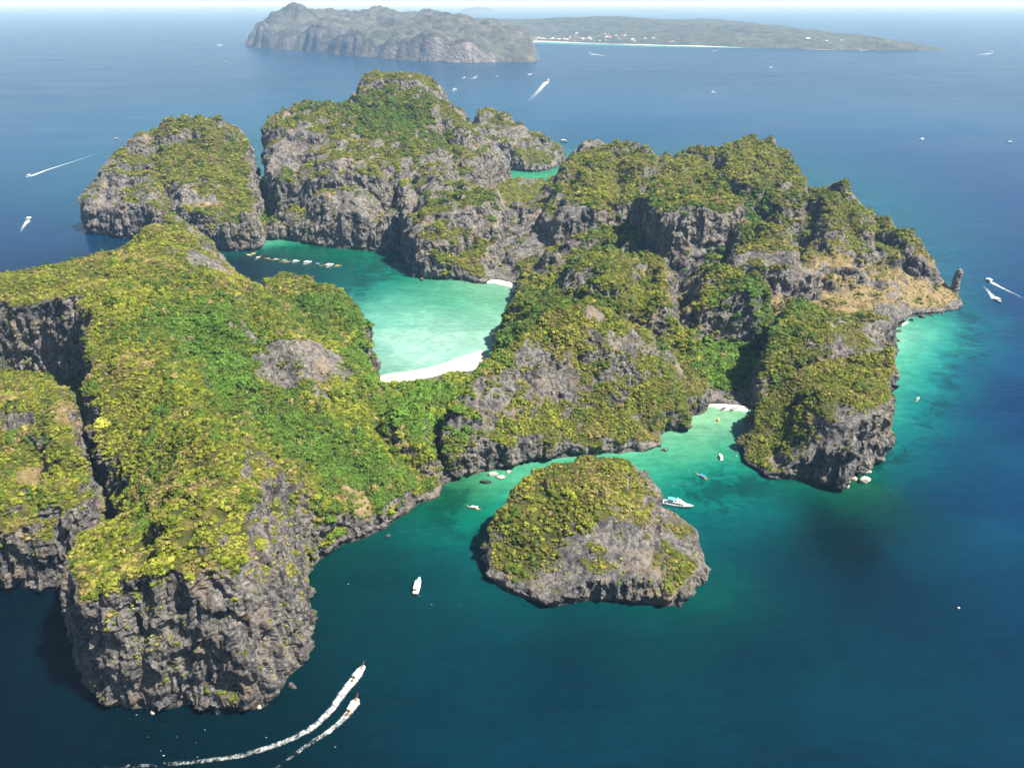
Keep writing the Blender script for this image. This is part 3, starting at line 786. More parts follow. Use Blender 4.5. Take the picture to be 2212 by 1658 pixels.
c = mix(nt, sand, c, mix(nt, 1.0, wc, (1.5, 1.3, 1.25), 'MULTIPLY'))
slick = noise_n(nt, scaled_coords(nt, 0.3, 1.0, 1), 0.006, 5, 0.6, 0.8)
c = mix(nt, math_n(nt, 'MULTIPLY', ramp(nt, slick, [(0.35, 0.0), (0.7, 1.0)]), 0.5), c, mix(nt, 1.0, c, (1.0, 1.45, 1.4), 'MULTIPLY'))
painted_ripple = math_n(nt, 'ADD', math_n(nt, 'MULTIPLY', noise_n(nt, scaled_coords(nt, 0.5, 1.0, 1), 0.16, 4, 0.65, 0.4), 0.6), math_n(nt, 'MULTIPLY', noise_n(nt, scaled_coords(nt, 0.35, 1.0, 1), 0.03, 4, 0.6, 0.6), 0.4))
c = mix(nt, ramp(nt, painted_ripple, [(0.36, 0.0), (0.64, 1.0)]), mix(nt, 1.0, c, (0.72, 0.78, 0.80), 'MULTIPLY'), mix(nt, 1.0, c, (1.3, 1.24, 1.2), 'MULTIPLY'))  # light and dark of the wave facets painted into the water colour
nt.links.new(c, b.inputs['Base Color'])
b.inputs['IOR'].default_value = 1.33
b.inputs['Specular IOR Level'].default_value = 0.2
nt.links.new(ramp(nt, slick, [(0.3, 0.20), (0.7, 0.28)]), b.inputs['Roughness'])
wv = scaled_coords(nt, 0.55, 1.0, 1)
w1 = noise_n(nt, wv, 0.16, 3, 0.5, 0.3)
w2 = noise_n(nt, wv, 0.55, 3, 0.55)
w3 = noise_n(nt, scaled_coords(nt, 0.3, 1.0, 1), 0.05, 2, 0.5, 0.5)
bump = N(nt, 'ShaderNodeBump', i_Strength=1.0, i_Distance=1.0)
hgt = math_n(nt, 'ADD', math_n(nt, 'MULTIPLY', w1, 0.5), math_n(nt, 'ADD', math_n(nt, 'MULTIPLY', w2, 0.12), math_n(nt, 'MULTIPLY', w3, 0.5)))
nt.links.new(hgt, bump.inputs['Height'])
nt.links.new(bump.outputs[0], b.inputs['Normal'])
sea = link(bpy.data.objects.new('sea', sea_me))
sea_me.materials.append(M_sea)
tag(sea, 'deep blue sea turning turquoise over the shallows', 'sea', kind='structure')

# ------------------------------------------------------------------ haze: the air between here and the far islands
def box_mesh(name, x0, x1, y0, y1, z0, z1):
    v = [(x0,y0,z0),(x1,y0,z0),(x1,y1,z0),(x0,y1,z0),(x0,y0,z1),(x1,y0,z1),(x1,y1,z1),(x0,y1,z1)]
    f = [(3,2,1,0),(4,5,6,7),(0,1,5,4),(1,2,6,5),(2,3,7,6),(3,0,4,7)]
    me = bpy.data.meshes.new(name); me.from_pydata(v, [], f); return me
haze = link(bpy.data.objects.new('haze', box_mesh('haze', -95000, 95000, -3500, 125000, -20, 420)))
M_haze = bpy.data.materials.new('haze_air'); M_haze.use_nodes = True
nt = M_haze.node_tree; nt.nodes.clear()
pv = N(nt, 'ShaderNodeVolumePrincipled')
pv.inputs['Color'].default_value = (0.171, 0.314, 0.5, 1)
pv.inputs['Density'].default_value = HAZE_D
pv.inputs['Absorption Color'].default_value = (0.92, 0.80, 0.62, 1)
pv.inputs['Anisotropy'].default_value = 0.0
mo = N(nt, 'ShaderNodeOutputMaterial')
nt.links.new(pv.outputs[0], mo.inputs['Volume'])
haze.data.materials.append(M_haze)
tag(haze, 'pale sea haze that fades the far islands towards the horizon', 'haze', kind='stuff')

# ------------------------------------------------------------------ far islands
def far_material(name, base, dark, rockc):
    m, nt, b = mat(name)
    p = scaled_coords(nt, 1, 1, 1)
    flute = scaled_coords(nt, 1, 1, 0.2)
    n1 = noise_n(nt, p, 0.012, 6, 0.65)
    n2 = noise_n(nt, flute, 0.02, 5, 0.65)
    geo = nt.nodes.new('ShaderNodeNewGeometry')
    s = N(nt, 'ShaderNodeSeparateXYZ'); nt.links.new(geo.outputs['Normal'], s.inputs[0])
    green = ramp(nt, n1, [(0.32, dark), (0.62, base), (0.78, (0.22, 0.18, 0.09))])
    rk = ramp(nt, n2, [(0.3, tuple(c * 0.45 for c in rockc)), (0.7, rockc)])
    st = ramp(nt, math_n(nt, 'ADD', s.outputs[2], math_n(nt, 'MULTIPLY', math_n(nt, 'SUBTRACT', n1, 0.5), 0.7)), [(0.42, 0.0), (0.58, 1.0)])
    nt.links.new(mix(nt, st, rk, green), b.inputs['Base Color'])
    b.inputs['Roughness'].default_value = 0.95
    b.inputs['Specular IOR Level'].default_value = 0.1
    bump = N(nt, 'ShaderNodeBump', i_Strength=1.0, i_Distance=30.0)
    nt.links.new(noise_n(nt, p, 0.03, 5, 0.7), bump.inputs['Height'])
    nt.links.new(bump.outputs[0], b.inputs['Normal'])
    return m
M_far = far_material('far_limestone_hills', (0.115, 0.115, 0.095), (0.04, 0.046, 0.042), (0.30, 0.265, 0.25))
M_far_green = far_material('far_wooded_hills', (0.10, 0.105, 0.075), (0.035, 0.045, 0.035), (0.20, 0.165, 0.125))
M_far_rock = M_far

def far_island(name, label, poly, pts, w, amp, cell, material, cliffp=2.6):
    P = [gp(p) for p in poly]; C = [ctl_far(c) for c in pts]
    pa = np.array(P)
    x0, y0 = pa.min(0) - 3 * cell; x1, y1 = pa.max(0) + 3 * cell
    X, Y = np.meshgrid(np.arange(x0, x1, cell), np.arange(y0, y1, cell))
    k = w / 60.0
    XW = X + 30 * k * noise2(X, Y, 260 * k, 51) + 12 * k * noise2(X, Y, 90 * k, 52)
    YW = Y + 30 * k * noise2(X, Y, 260 * k, 53) + 12 * k * noise2(X, Y, 90 * k, 54)
    d = sdf(XW, YW, P)
    C = np.array(C)
    top = np.zeros(X.shape); den = np.zeros(X.shape)
    for q in C:
        ww = 1 / ((X - q[0]) ** 2 + (Y - q[1]) ** 2 + (2.0 * cell) ** 2) ** 1.5
        top += ww * q[2]; den += ww
    top /= den
    t = np.clip(d / w, 0, 1)
    H = top * (1 - (1 - t) ** cliffp)
    f = sstep(0, 0.35 * top.max(), H)
    H += f * amp * ((np.abs(noise2(X, Y, 300 * k, 55)) * 2 - 0.5) + 0.55 * (np.abs(noise2(X, Y, 130 * k, 56)) * 2 - 0.5) + 0.3 * (np.abs(noise2(X, Y, 60 * k, 57)) * 2 - 0.5))
    H = np.where(d < 0, -12, H)
    ny, nx = X.shape
    ids = np.arange(nx * ny).reshape(ny, nx)
    F = np.stack([ids[:-1, :-1].ravel(), ids[:-1, 1:].ravel(), ids[1:, 1:].ravel(), ids[1:, :-1].ravel()], 1)
    F = F[H.ravel()[F].max(1) > -11]
    used = np.unique(F); rm = np.full(nx * ny, -1); rm[used] = np.arange(len(used))
    V = np.stack([X.ravel(), Y.ravel(), H.ravel()], 1)[used]
    o = link(bpy.data.objects.new(name, mesh_from(name, V, rm[F])))
    o.data.materials.append(material)
    tag(o, label, 'island', kind='structure')
    return o, (x0, y0, cell, H)
def ctl_far(c):                                   # (px, py, metres behind the waterline below it at row pb)
    px, py, pb, back = c
    Y = at_z(px, pb)[1] + back
    return at_y(px, py, Y)
far_island('far_cliff_island', 'hazy cliffed island with a pointed peak, behind the main island at top centre',
    [(529,100),(560,104),(640,110),(700,116),(780,123),(860,129),(940,134),(1010,136),(1080,135),(1150,135),(1170,130),(1150,117),(1080,104),(1000,96),(900,88),(800,84),(700,80),(620,80),(560,88)],
    [(535,85,100,120),(560,62,102,250),(600,40,104,420),(628,28,104,520),(652,14,106,560),(675,24,106,560),(710,38,108,620),(740,40,112,800),(775,44,114,900),(805,33,114,1100),(830,28,114,1200),(860,38,116,1100),(900,42,120,900),
     (600,62,108,240),(700,66,116,260),(800,70,123,260),(830,58,126,300),(825,100,126,60),(880,50,128,420),(920,40,128,620),(955,42,130,600),(980,62,132,400),(1020,74,134,320),(1060,85,134,240),(1085,76,134,300),(1110,92,134,170),(1140,112,134,90),
     (700,86,116,120),(900,75,130,170),(1000,90,134,130)],
    95, 60, 20, M_far)
low_isl, low_grid = far_island('far_low_island', 'long low wooded island with a beach town, at top right behind the sea',
    [(985,72),(1060,86),(1100,88),(1180,90),(1280,94),(1400,98),(1500,100),(1600,103),(1700,105),(1800,108),(1880,109),(1960,110),(2018,110),(2022,106),(1960,100),(1860,92),(1760,84),(1650,76),(1500,70),(1350,66),(1200,66),(1080,68),(1000,66)],
    [(990,42,72,300),(1030,45,80,700),(1080,48,86,900),(1130,45,88,1300),(1180,41,90,1600),(1230,43,92,1500),(1300,38,95,1800),(1335,37,96,1800),(1400,41,98,1600),(1450,45,99,1500),(1500,52,100,1200),(1550,58,102,1000),(1620,64,104,800),(1680,68,105,700),(1740,78,107,450),
     (1790,88,108,280),(1830,92,109,250),(1880,90,109,280),(1920,90,110,280),(1970,96,110,180),(2010,104,110,90),(1100,72,88,300),(1180,84,90,90),(1250,84,93,100),(1350,84,97,120),(1450,86,99,150),(1200,62,90,700),(1300,62,95,700),(1400,66,98,600),(1550,80,102,300),(1650,86,105,260),(1500,74,100,500)],
    230, 26, 26, M_far_green, 1.7)
far_island('far_islet', 'faint small island on the horizon above the long island', [(985,30),(1030,31),(1068,30),(1062,26),(1020,25),(990,27)],
    [(990,27,30,200),(1010,21,30,600),(1035,14,30,800),(1050,18,30,700),(1066,26,30,200)], 500, 40, 90, M_far_green, 1.7)
far_island('far_flat_islet', 'faint flat island on the horizon, right of the small pointed one', [(1375,28),(1415,29),(1452,28),(1448,25),(1410,24.5),(1380,25.5)],
    [(1380,26,28,300),(1400,22,28.5,900),(1425,22,28.5,900),(1448,26,28,300)], 700, 30, 120, M_far_green, 1.7)

# ------------------------------------------------------------------ tree and shrub shapes (shared meshes)
def ico(sub):
    t = (1 + 5 ** 0.5) / 2
    V = [(-1,t,0),(1,t,0),(-1,-t,0),(1,-t,0),(0,-1,t),(0,1,t),(0,-1,-t),(0,1,-t),(t,0,-1),(t,0,1),(-t,0,-1),(-t,0,1)]
    V = [tuple(np.array(v) / np.linalg.norm(v)) for v in V]
    F = [(0,11,5),(0,5,1),(0,1,7),(0,7,10),(0,10,11),(1,5,9),(5,11,4),(11,10,2),(10,7,6),(7,1,8),(3,9,4),(3,4,2),(3,2,6),(3,6,8),(3,8,9),(4,9,5),(2,4,11),(6,2,10),(8,6,7),(9,8,1)]
    for _ in range(sub):
        cache = {}; F2 = []
        def mid(a, b):
            k = (min(a, b), max(a, b))
            if k not in cache:
                m = (np.array(V[a]) + np.array(V[b])); V.append(tuple(m / np.linalg.norm(m))); cache[k] = len(V) - 1
            return cache[k]
        for a, b, c in F:
            x, y, z = mid(a, b), mid(b, c), mid(c, a)
            F2 += [(a, x, z), (b, y, x), (c, z, y), (x, y, z)]
        F = F2
    return np.array(V), np.array(F)
ICO1, ICO2 = ico(1), ico(2)

def crown_mesh(name, seed, flat, nblob, spread, leaf, nleaf, material, sparse=False):
    """unit crown (radius about 1, base at z=0): leafy lobes of clumps, each clump a bent leaf face"""
    r = np.random.default_rng(seed)
    VV, FF, base = [], [], 0
    cents = []
    for i in range(nblob):
        a = 2 * math.pi * (i / max(nblob - 1, 1)) + r.uniform(-.4, .4)
        rad = 0.0 if i == 0 else spread * r.uniform(.75, 1.1)
        size = r.uniform(.36, .52) * (1.12 if i == 0 else 1)
        c = np.array([math.cos(a) * rad, math.sin(a) * rad, (0.55 + (0.28 if i == 0 else r.uniform(-.12, .16))) * flat])
        cents.append((c, size))
        if not sparse:
            v, f = ICO1
            jit = 1 + r.uniform(-.22, .16, len(v))
            vv = v * jit[:, None] * size * 0.72 * np.array([1, 1, .78 * (0.5 + .5 * flat)]) + c
            VV.append(vv); FF.append(f + base); base += len(v)
    for k in range(nleaf):
        c, size = cents[r.integers(len(cents))]
        n = r.normal(size=3); n[2] = abs(n[2]) * 1.1 - 0.25; n /= np.linalg.norm(n)
        p = c + n * size * r.uniform(.82, 1.18) * np.array([1, 1, .8 * (0.5 + .5 * flat)])
        n2 = n + r.normal(size=3) * .45; n2 /= np.linalg.norm(n2)
        u = np.cross(n2, [0.3, 0.2, 1]); u /= np.linalg.norm(u); w = np.cross(n2, u)
        s = leaf * r.uniform(.6, 1.3)
        q = np.array([p - u * s - w * s * .6, p + u * s * .9 - w * s * .5, p + u * s * .2 + w * s + n2 * s * .25])
        q2 = np.array([p - u * s * .4 + w * s * .2, p + u * s * .5 + w * s * 1.1, p - u * s * .9 + w * s * .7 - n2 * s * .2])
        for qq in (q, q2):
            VV.append(qq); FF.append(np.array([[0, 1, 2]]) + base); base += 3
    V = np.concatenate(VV); F = np.concatenate(FF)
    V[:, 2] = np.maximum(V[:, 2], 0.02)
    V[:, 2] -= 0.12
    me = mesh_from(name, V, F, None, False)
    me.materials.append(material)
    return me
def trunk_mesh(name, seed, material, h=0.75):
    r = np.random.default_rng(seed)
    VV, FF, base = [], [], 0
    def limb(p0, p1, r0, r1, n=5):
        nonlocal base
        p0, p1 = np.array(p0, float), np.array(p1, float)
        d = p1 - p0; d /= np.linalg.norm(d)
        u = np.cross(d, [0.31, 0.9, 0.2]); u /= np.linalg.norm(u); w = np.cross(d, u)
        for p, rr in ((p0, r0), ((p0 + p1) / 2 + u * r0 * .5, (r0 + r1) / 2), (p1, r1)):
            VV.append(np.array([p + (u * math.cos(2 * math.pi * k / n) + w * math.sin(2 * math.pi * k / n)) * rr for k in range(n)]))
        for s in range(2):
            for k in range(n):
                a, b2 = base + s * n + k, base + s * n + (k + 1) % n
                FF.append([a, b2, b2 + n, a + n])
        base += 3 * n
    limb((0, 0, -.6), (0.03, 0.02, h * .6), .075, .05)
    for k in range(4):
        a = 2 * math.pi * k / 4 + r.uniform(-.4, .4)
        limb((0.03, 0.02, h * .45), (math.cos(a) * .42, math.sin(a) * .42, h * r.uniform(.8, 1.0)), .04, .016)
    me = mesh_from(name, np.concatenate(VV), np.array(FF))
    me.materials.append(material)
    return me

def leaf_material(name, source):
    """foliage colour from tint (0 dry brown, .35 yellow green, .7 olive, 1 deep green) given per plant"""
    m, nt, b = mat(name)
    if source == 'INSTANCER':
        tint = attr(nt, 'tint', 'INSTANCER').outputs['Fac']
        brt = attr(nt, 'bright', 'INSTANCER').outputs['Fac']
    else:
        oi = nt.nodes.new('ShaderNodeObjectInfo')
        s = N(nt, 'ShaderNodeSeparateColor'); nt.links.new(oi.outputs['Color'], s.inputs[0])
        tint, brt = s.outputs[0], s.outputs[1]
    c = ramp(nt, tint, [(0.0, (0.17, 0.125, 0.070)), (0.12, (0.24, 0.20, 0.065)), (0.28, (0.215, 0.222, 0.032)), (0.45, (0.172, 0.196, 0.012)), (0.62, (0.100, 0.124, 0.009)), (0.8, (0.056, 0.092, 0.008)), (1.0, (0.056, 0.116, 0.010))])
    p = scaled_coords(nt, 1, 1, 1)
    n = noise_n(nt, p, 0.55, 3, 0.6)
    c = mix(nt, n, mix(nt, 1.0, c, (0.62, 0.66, 0.6), 'MULTIPLY'), mix(nt, 1.0, c, (1.35, 1.28, 1.1), 'MULTIPLY'))
    h = N(nt, 'ShaderNodeHueSaturation')
    nt.links.new(c, h.inputs['Color'])
    nt.links.new(brt, h.inputs['Value'])
    nt.links.new(h.outputs[0], b.inputs['Base Color'])
    b.inputs['Roughness'].default_value = 0.65
    b.inputs['Specular IOR Level'].default_value = 0.25
    return m
M_leaf_i = leaf_material('canopy_foliage', 'INSTANCER')
M_leaf_o = leaf_material('tree_foliage', 'OBJECT')
M_bark = simple('bark', (0.16, 0.125, 0.09), 0.9)
SHAPES = [  # flat, blobs, spread, leaf size, leaves, sparse
    (1.00, 6, .52, .17, 110, False), (0.80, 7, .58, .16, 120, False), (1.15, 5, .46, .18, 100, False),
    (0.70, 8, .62, .15, 130, False), (0.95, 6, .55, .20, 90, False), (1.30, 5, .42, .17, 110, False),
    (0.85, 7, .60, .13, 150, True)]
proto_col = bpy.data.collections.new('canopy_shapes')
crown_me_o = []
for i, s in enumerate(SHAPES):
    me = crown_mesh('canopy_shape', 100 + i, *s[:5], M_leaf_i, s[5])
    po = bpy.data.objects.new('canopy_shape_%02d' % i, me)
    proto_col.objects.link(po)
    me2 = me.copy(); me2.name = 'crown'; me2.materials.clear(); me2.materials.append(M_leaf_o)
    crown_me_o.append(me2)
trunk_me = [trunk_mesh('trunk', 300 + i, M_bark) for i in range(3)]

# ------------------------------------------------------------------ where plants stand
def scatter(V, F, n, veg, dry, lush, rock, dens, seed, smin, smax):
    r = np.random.default_rng(seed)
    fv = veg[F].mean(1); fz = V[F, 2].mean(1)
    nrm = np.cross(V[F[:, 2]] - V[F[:, 0]], V[F[:, 3]] - V[F[:, 1]])
    area = np.linalg.norm(nrm, axis=1) * 0.5
    fc = V[F].mean(1)
    fdry = dry[F].mean(1); fl = lush[F].mean(1); fr = rock[F].mean(1)
    pr = sstep(-0.05, 0.16, fv) * (1 - 0.80 * sstep(0.25, 0.7, fdry)) + 0.24 * (fv > -0.60) * sstep(0.06, 0.36, noise(fc / 14, 65) * .8 + noise(fc / 40, 66) * .6) + 0.012 * (fv > -0.5)
    pr = np.maximum(pr, 0.0) * (fz > 2.6) * (1 - 0.92 * sstep(0.16, 0.34, noise(fc / 10, 68) + 0.4 * noise(fc / 4.5, 73)) * (1 - 0.8 * fl))
    keepn = r.random(len(F)) < pr * area * dens * (1 - 0.66 * sstep(480, 1050, fc[:, 1])) * (1 - 0.5 * fl)
    idx = np.where(keepn)[0]
    u, w = r.random(len(idx)), r.random(len(idx))
    q = V[F[idx]]
    P = (q[:, 0] * ((1 - u) * (1 - w))[:, None] + q[:, 1] * (u * (1 - w))[:, None] + q[:, 2] * (u * w)[:, None] + q[:, 3] * ((1 - u) * w)[:, None])
    nz = nrm[idx, 2] / np.maximum(np.linalg.norm(nrm[idx], axis=1), 1e-6)
    # size: low scrub on the ridges, bushes on steep rock, trees in the hollows
    far_ = sstep(500, 1100, P[:, 1])
    sz = smin + (smax - smin) * r.random(len(idx)) ** 2.2 * (0.45 + 0.55 * sstep(-0.2, 0.5, noise(P / 24, 67)))
    sz = sz * (1 + 0.55 * far_) + 1.8 * fl[idx] * r.uniform(0.15, 1.6, len(idx)) * (1 - 0.4 * sstep(600, 1000, P[:, 1]))
    sz *= 0.75 + 0.25 * sstep(-0.05, 0.12, fv[idx])
    sz *= 1 - 0.3 * sstep(0.25, 0.6, fdry[idx])
    clump = sstep(0.08, 0.42, noise(P / 15, 69) + 0.35 * noise(P / 6, 70))
    sz *= 1 + 0.65 * clump
    # colour: patches of yellow green, olive, deep green and dry brown
    pat = noise(P / 55, 61) * 0.8 + noise(P / 18, 62) * 0.45
    tint = 0.48 + 0.30 * pat + r.normal(0, 0.13, len(idx)) + 0.42 * fl[idx] - 0.13 * blobval(P, YELLOW) + 0.20 * clump
    tint -= 0.16 * sstep(0.2, 0.6, fdry[idx])
    brown = r.random(len(idx)) < (0.12 + 0.50 * sstep(0.08, 0.42, noise(P / 30, 63)) + 0.25 * sstep(.2, .6, fdry[idx])) * (1 - fl[idx])
    tint = np.where(brown, r.uniform(0, 0.14, len(idx)), np.clip(tint, 0.18, 1.0))
    bright = np.clip(r.normal(1.05, 0.24, len(idx)), 0.5, 1.38) * (1 + 0.45 * blobval(P, BRIGHT))
    kind = r.integers(0, len(SHAPES), len(idx))
    kind = np.where(brown & (r.random(len(idx)) < .6), len(SHAPES) - 1, kind)
    return dict(P=P.astype(np.float32), size=sz, tint=tint, bright=bright, rot=r.uniform(0, 6.283, len(idx)), kind=kind, lush=fl[idx], dry=fdry[idx],
                tilt=r.normal(0, 0.16, len(idx)), fx=r.uniform(.75, 1.35, len(idx)), fy=r.uniform(.75, 1.3, len(idx)), fz=r.uniform(.6, 1.25, len(idx)))

def canopy(name, label, S):
    me = bpy.data.meshes.new(name)
    n = len(S['P'])
    me.vertices.add(n); me.vertices.foreach_set('co', np.ascontiguousarray(S['P'], np.float32).ravel())
    for k in ('size', 'tint', 'bright', 'rot', 'tilt', 'fx', 'fy', 'fz'):
        a = me.attributes.new(k, 'FLOAT', 'POINT'); a.data.foreach_set('value', S[k].astype(np.float32))
    a = me.attributes.new('kind', 'INT', 'POINT'); a.data.foreach_set('value', S['kind'].astype(np.int32))
    o = link(bpy.data.objects.new(name, me))
    ng = bpy.data.node_groups.new(name + '_nodes', 'GeometryNodeTree')
    ng.interface.new_socket('Geometry', in_out='INPUT', socket_type='NodeSocketGeometry')
    ng.interface.new_socket('Geometry', in_out='OUTPUT', socket_type='NodeSocketGeometry')
    nd, lk = ng.nodes, ng.links
    gi = nd.new('NodeGroupInput'); go = nd.new('NodeGroupOutput')
    m2p = nd.new('GeometryNodeMeshToPoints')
    ci = nd.new('GeometryNodeCollectionInfo'); ci.inputs['Collection'].default_value = proto_col
    ci.inputs['Separate Children'].default_value = True; ci.inputs['Reset Children'].default_value = True
    iop = nd.new('GeometryNodeInstanceOnPoints'); iop.inputs['Pick Instance'].default_value = True
    def na(nm, t='FLOAT'):
        x = nd.new('GeometryNodeInputNamedAttribute'); x.data_type = t; x.inputs['Name'].default_value = nm
        return x.outputs['Attribute']
    cx = nd.new('ShaderNodeCombineXYZ'); lk.new(na('rot'), cx.inputs['Z']); lk.new(na('tilt'), cx.inputs['X'])
    e2r = nd.new('FunctionNodeEulerToRotation'); lk.new(cx.outputs[0], e2r.inputs[0])
    lk.new(gi.outputs[0], m2p.inputs['Mesh'])
    lk.new(m2p.outputs[0], iop.inputs['Points'])
    lk.new(ci.outputs[0], iop.inputs['Instance'])
    lk.new(na('kind', 'INT'), iop.inputs['Instance Index'])
    lk.new(e2r.outputs[0], iop.inputs['Rotation'])
    vm = nd.new('ShaderNodeVectorMath'); vm.operation = 'SCALE'
    sv = nd.new('ShaderNodeCombineXYZ'); lk.new(na('fx'), sv.inputs['X']); lk.new(na('fy'), sv.inputs['Y']); lk.new(na('fz'), sv.inputs['Z'])
    lk.new(sv.outputs[0], vm.inputs[0]); lk.new(na('size'), vm.inputs['Scale'])
    lk.new(vm.outputs[0], iop.inputs['Scale'])
    lk.new(iop.outputs[0], go.inputs[0])
    md = o.modifiers.new('canopy', 'NODES'); md.node_group = ng
    tag(o, label, 'forest', kind='stuff')
    return o

SI = scatter(isl_V, isl_F, isl_n, isl_veg, isl_dry, isl_lush, isl_rock, 0.38, 71, 0.78, 2.4)
SL = scatter(slt_V, slt_F, slt_n, slt_veg, slt_dry, slt_lush, slt_rock, 0.27, 72, 0.8, 2.4)
print('plants', len(SI['P']), len(SL['P']))

# the plants that show largest in the picture stand as trees of their own
def screen(P):
    x, y, z = P[:, 0], P[:, 1], P[:, 2] - CAM_H
    depth = y * CP - z * SP
    return PW / 2 + FPX * x / depth, PH / 2 - FPX * (y * SP + z * CP) / depth, depth
sx_, sy_, dep = screen(SI['P'])
app = SI['size'] / dep * ((sx_ > -5) & (sx_ < PW + 5) & (sy_ > 0) & (sy_ < PH))
order = np.argsort(-app)[:240]
MARKS = [  # where a tree stands, by the nearest thing one can find in the picture: px, py, words
    (350,480,'near the peak of the left ridge'),(120,590,'on the far left arm of the near ridge'),(260,620,'on the crest behind the shaded left cliff'),(200,780,'at the brink of the shaded left cliff'),
    (420,560,'by the pale rock below the left peak'),(430,680,'on the upper slope left of the grey outcrop'),(600,740,'around the grey outcrop on the near ridge'),(700,660,'on the knoll at the bay edge'),
    (800,760,'on the steep end of the knoll above the main beach'),(340,850,'on the crest of the near ridge, mid height'),(90,940,'on the left cliff block'),(80,1080,'at the lip of the left cliff block'),
    (200,980,'beside the dark cleft'),(430,1000,'on the spur above the near cliff'),(300,1160,'at the left lip of the near cliff'),(540,1170,'at the right lip of the near cliff'),(540,880,'at the upper left end of the green hollow'),
    (640,870,'at the top of the green hollow'),(680,940,'in the middle of the green hollow'),(760,920,'on the right side of the green hollow'),(720,1020,'at the lower end of the green hollow'),(620,1040,'on the left side of the green hollow'),
    (680,1120,'above the bend of the channel shore'),(800,1100,'above the overhang on the channel shore'),(880,930,'around the rocky knob by the isthmus'),(910,1040,'on the point where the channel narrows'),
    (880,830,'on the isthmus close to the main beach'),(940,900,'in the middle of the isthmus'),(960,990,'at the channel end of the isthmus'),(1010,810,'on the isthmus below the middle hill'),
    (1250,710,'on the domed top of the middle hill'),(1060,880,'on the left face of the middle hill'),(1250,880,'on the front face of the middle hill'),(1450,850,'on the right flank of the middle hill'),
    (1120,700,'on the bay side of the hill behind'),(1300,600,'on the rounded hill behind the middle hill'),(1560,800,'in the small valley behind the southern beach'),(1720,720,'on the rear dome of the eastern headland'),(1760,880,'on the front dome of the eastern headland')]
def tone(t):
    return 'brown half-bare' if t < .15 else 'yellow green' if t < .36 else 'olive green' if t < .68 else 'deep green'
def place_tree(P, size, tint, bright, rot, kind, label, group):
    e = bpy.data.objects.new('tree', None); e.location = P; e.rotation_euler = (0, 0, rot); e.scale = (size,) * 3
    e.empty_display_size = 0.5
    link(e)
    c = bpy.data.objects.new('crown', crown_me_o[kind]); c.color = (tint, bright, 0, 1); link(c, e)
    t = bpy.data.objects.new('trunk', trunk_me[kind % 3]); link(t, e)
    tag(e, label, 'tree', group)
    return e
for i in order:
    where = min(MARKS, key=lambda m: (m[0] - sx_[i]) ** 2 + (m[1] - sy_[i]) ** 2)[2]
    size_ = 'small' if SI['size'][i] < 2.4 else 'medium' if SI['size'][i] < 3.0 else 'large'
    place_tree(SI['P'][i].tolist(), float(SI['size'][i]), float(SI['tint'][i]), float(SI['bright'][i]), float(SI['rot'][i]), int(SI['kind'][i]),
               '%s %s tree %s' % (size_, tone(SI['tint'][i]), where), 'trees ' + where)
place_tree(at_z(222, 925, 97), 6.2, 0.33, 1.55, 0.4, 2, 'bright lime green tree on the near left ridge beside the dark cleft', None)
rest = np.setdiff1d(np.arange(len(SI['P'])), order)
canopy('forest_canopy', 'dense olive and yellow green shrub and tree cover over the island', {k: v[rest] for k, v in SI.items()})
canopy('islet_shrubs', 'olive and yellow shrubs covering the top of the free-standing islet', SL)

# ------------------------------------------------------------------ beaches
M_sand, nt, b = mat('white_sand')
p = scaled_coords(nt, 1, 1, 1)
z = N(nt, 'ShaderNodeSeparateXYZ'); nt.links.new(p, z.inputs[0])
drysand = ramp(nt, noise_n(nt, p, 0.25, 5, 0.6), [(0.3, (0.50, 0.44, 0.35)), (0.7, (0.66, 0.60, 0.50))])
wetmap = N(nt, 'ShaderNodeMapRange'); wetmap.inputs['From Min'].default_value = 0.0; wetmap.inputs['From Max'].default_value = 0.55
nt.links.new(z.outputs[2], wetmap.inputs['Value'])
nt.links.new(mix(nt, wetmap.outputs[0], (0.44, 0.40, 0.32), drysand), b.inputs['Base Color'])
b.inputs['Roughness'].default_value = 0.95
bump = N(nt, 'ShaderNodeBump', i_Strength=0.5, i_Distance=0.3)
nt.links.new(noise_n(nt, p, 0.9, 4), bump.inputs['Height']); nt.links.new(bump.outputs[0], b.inputs['Normal'])
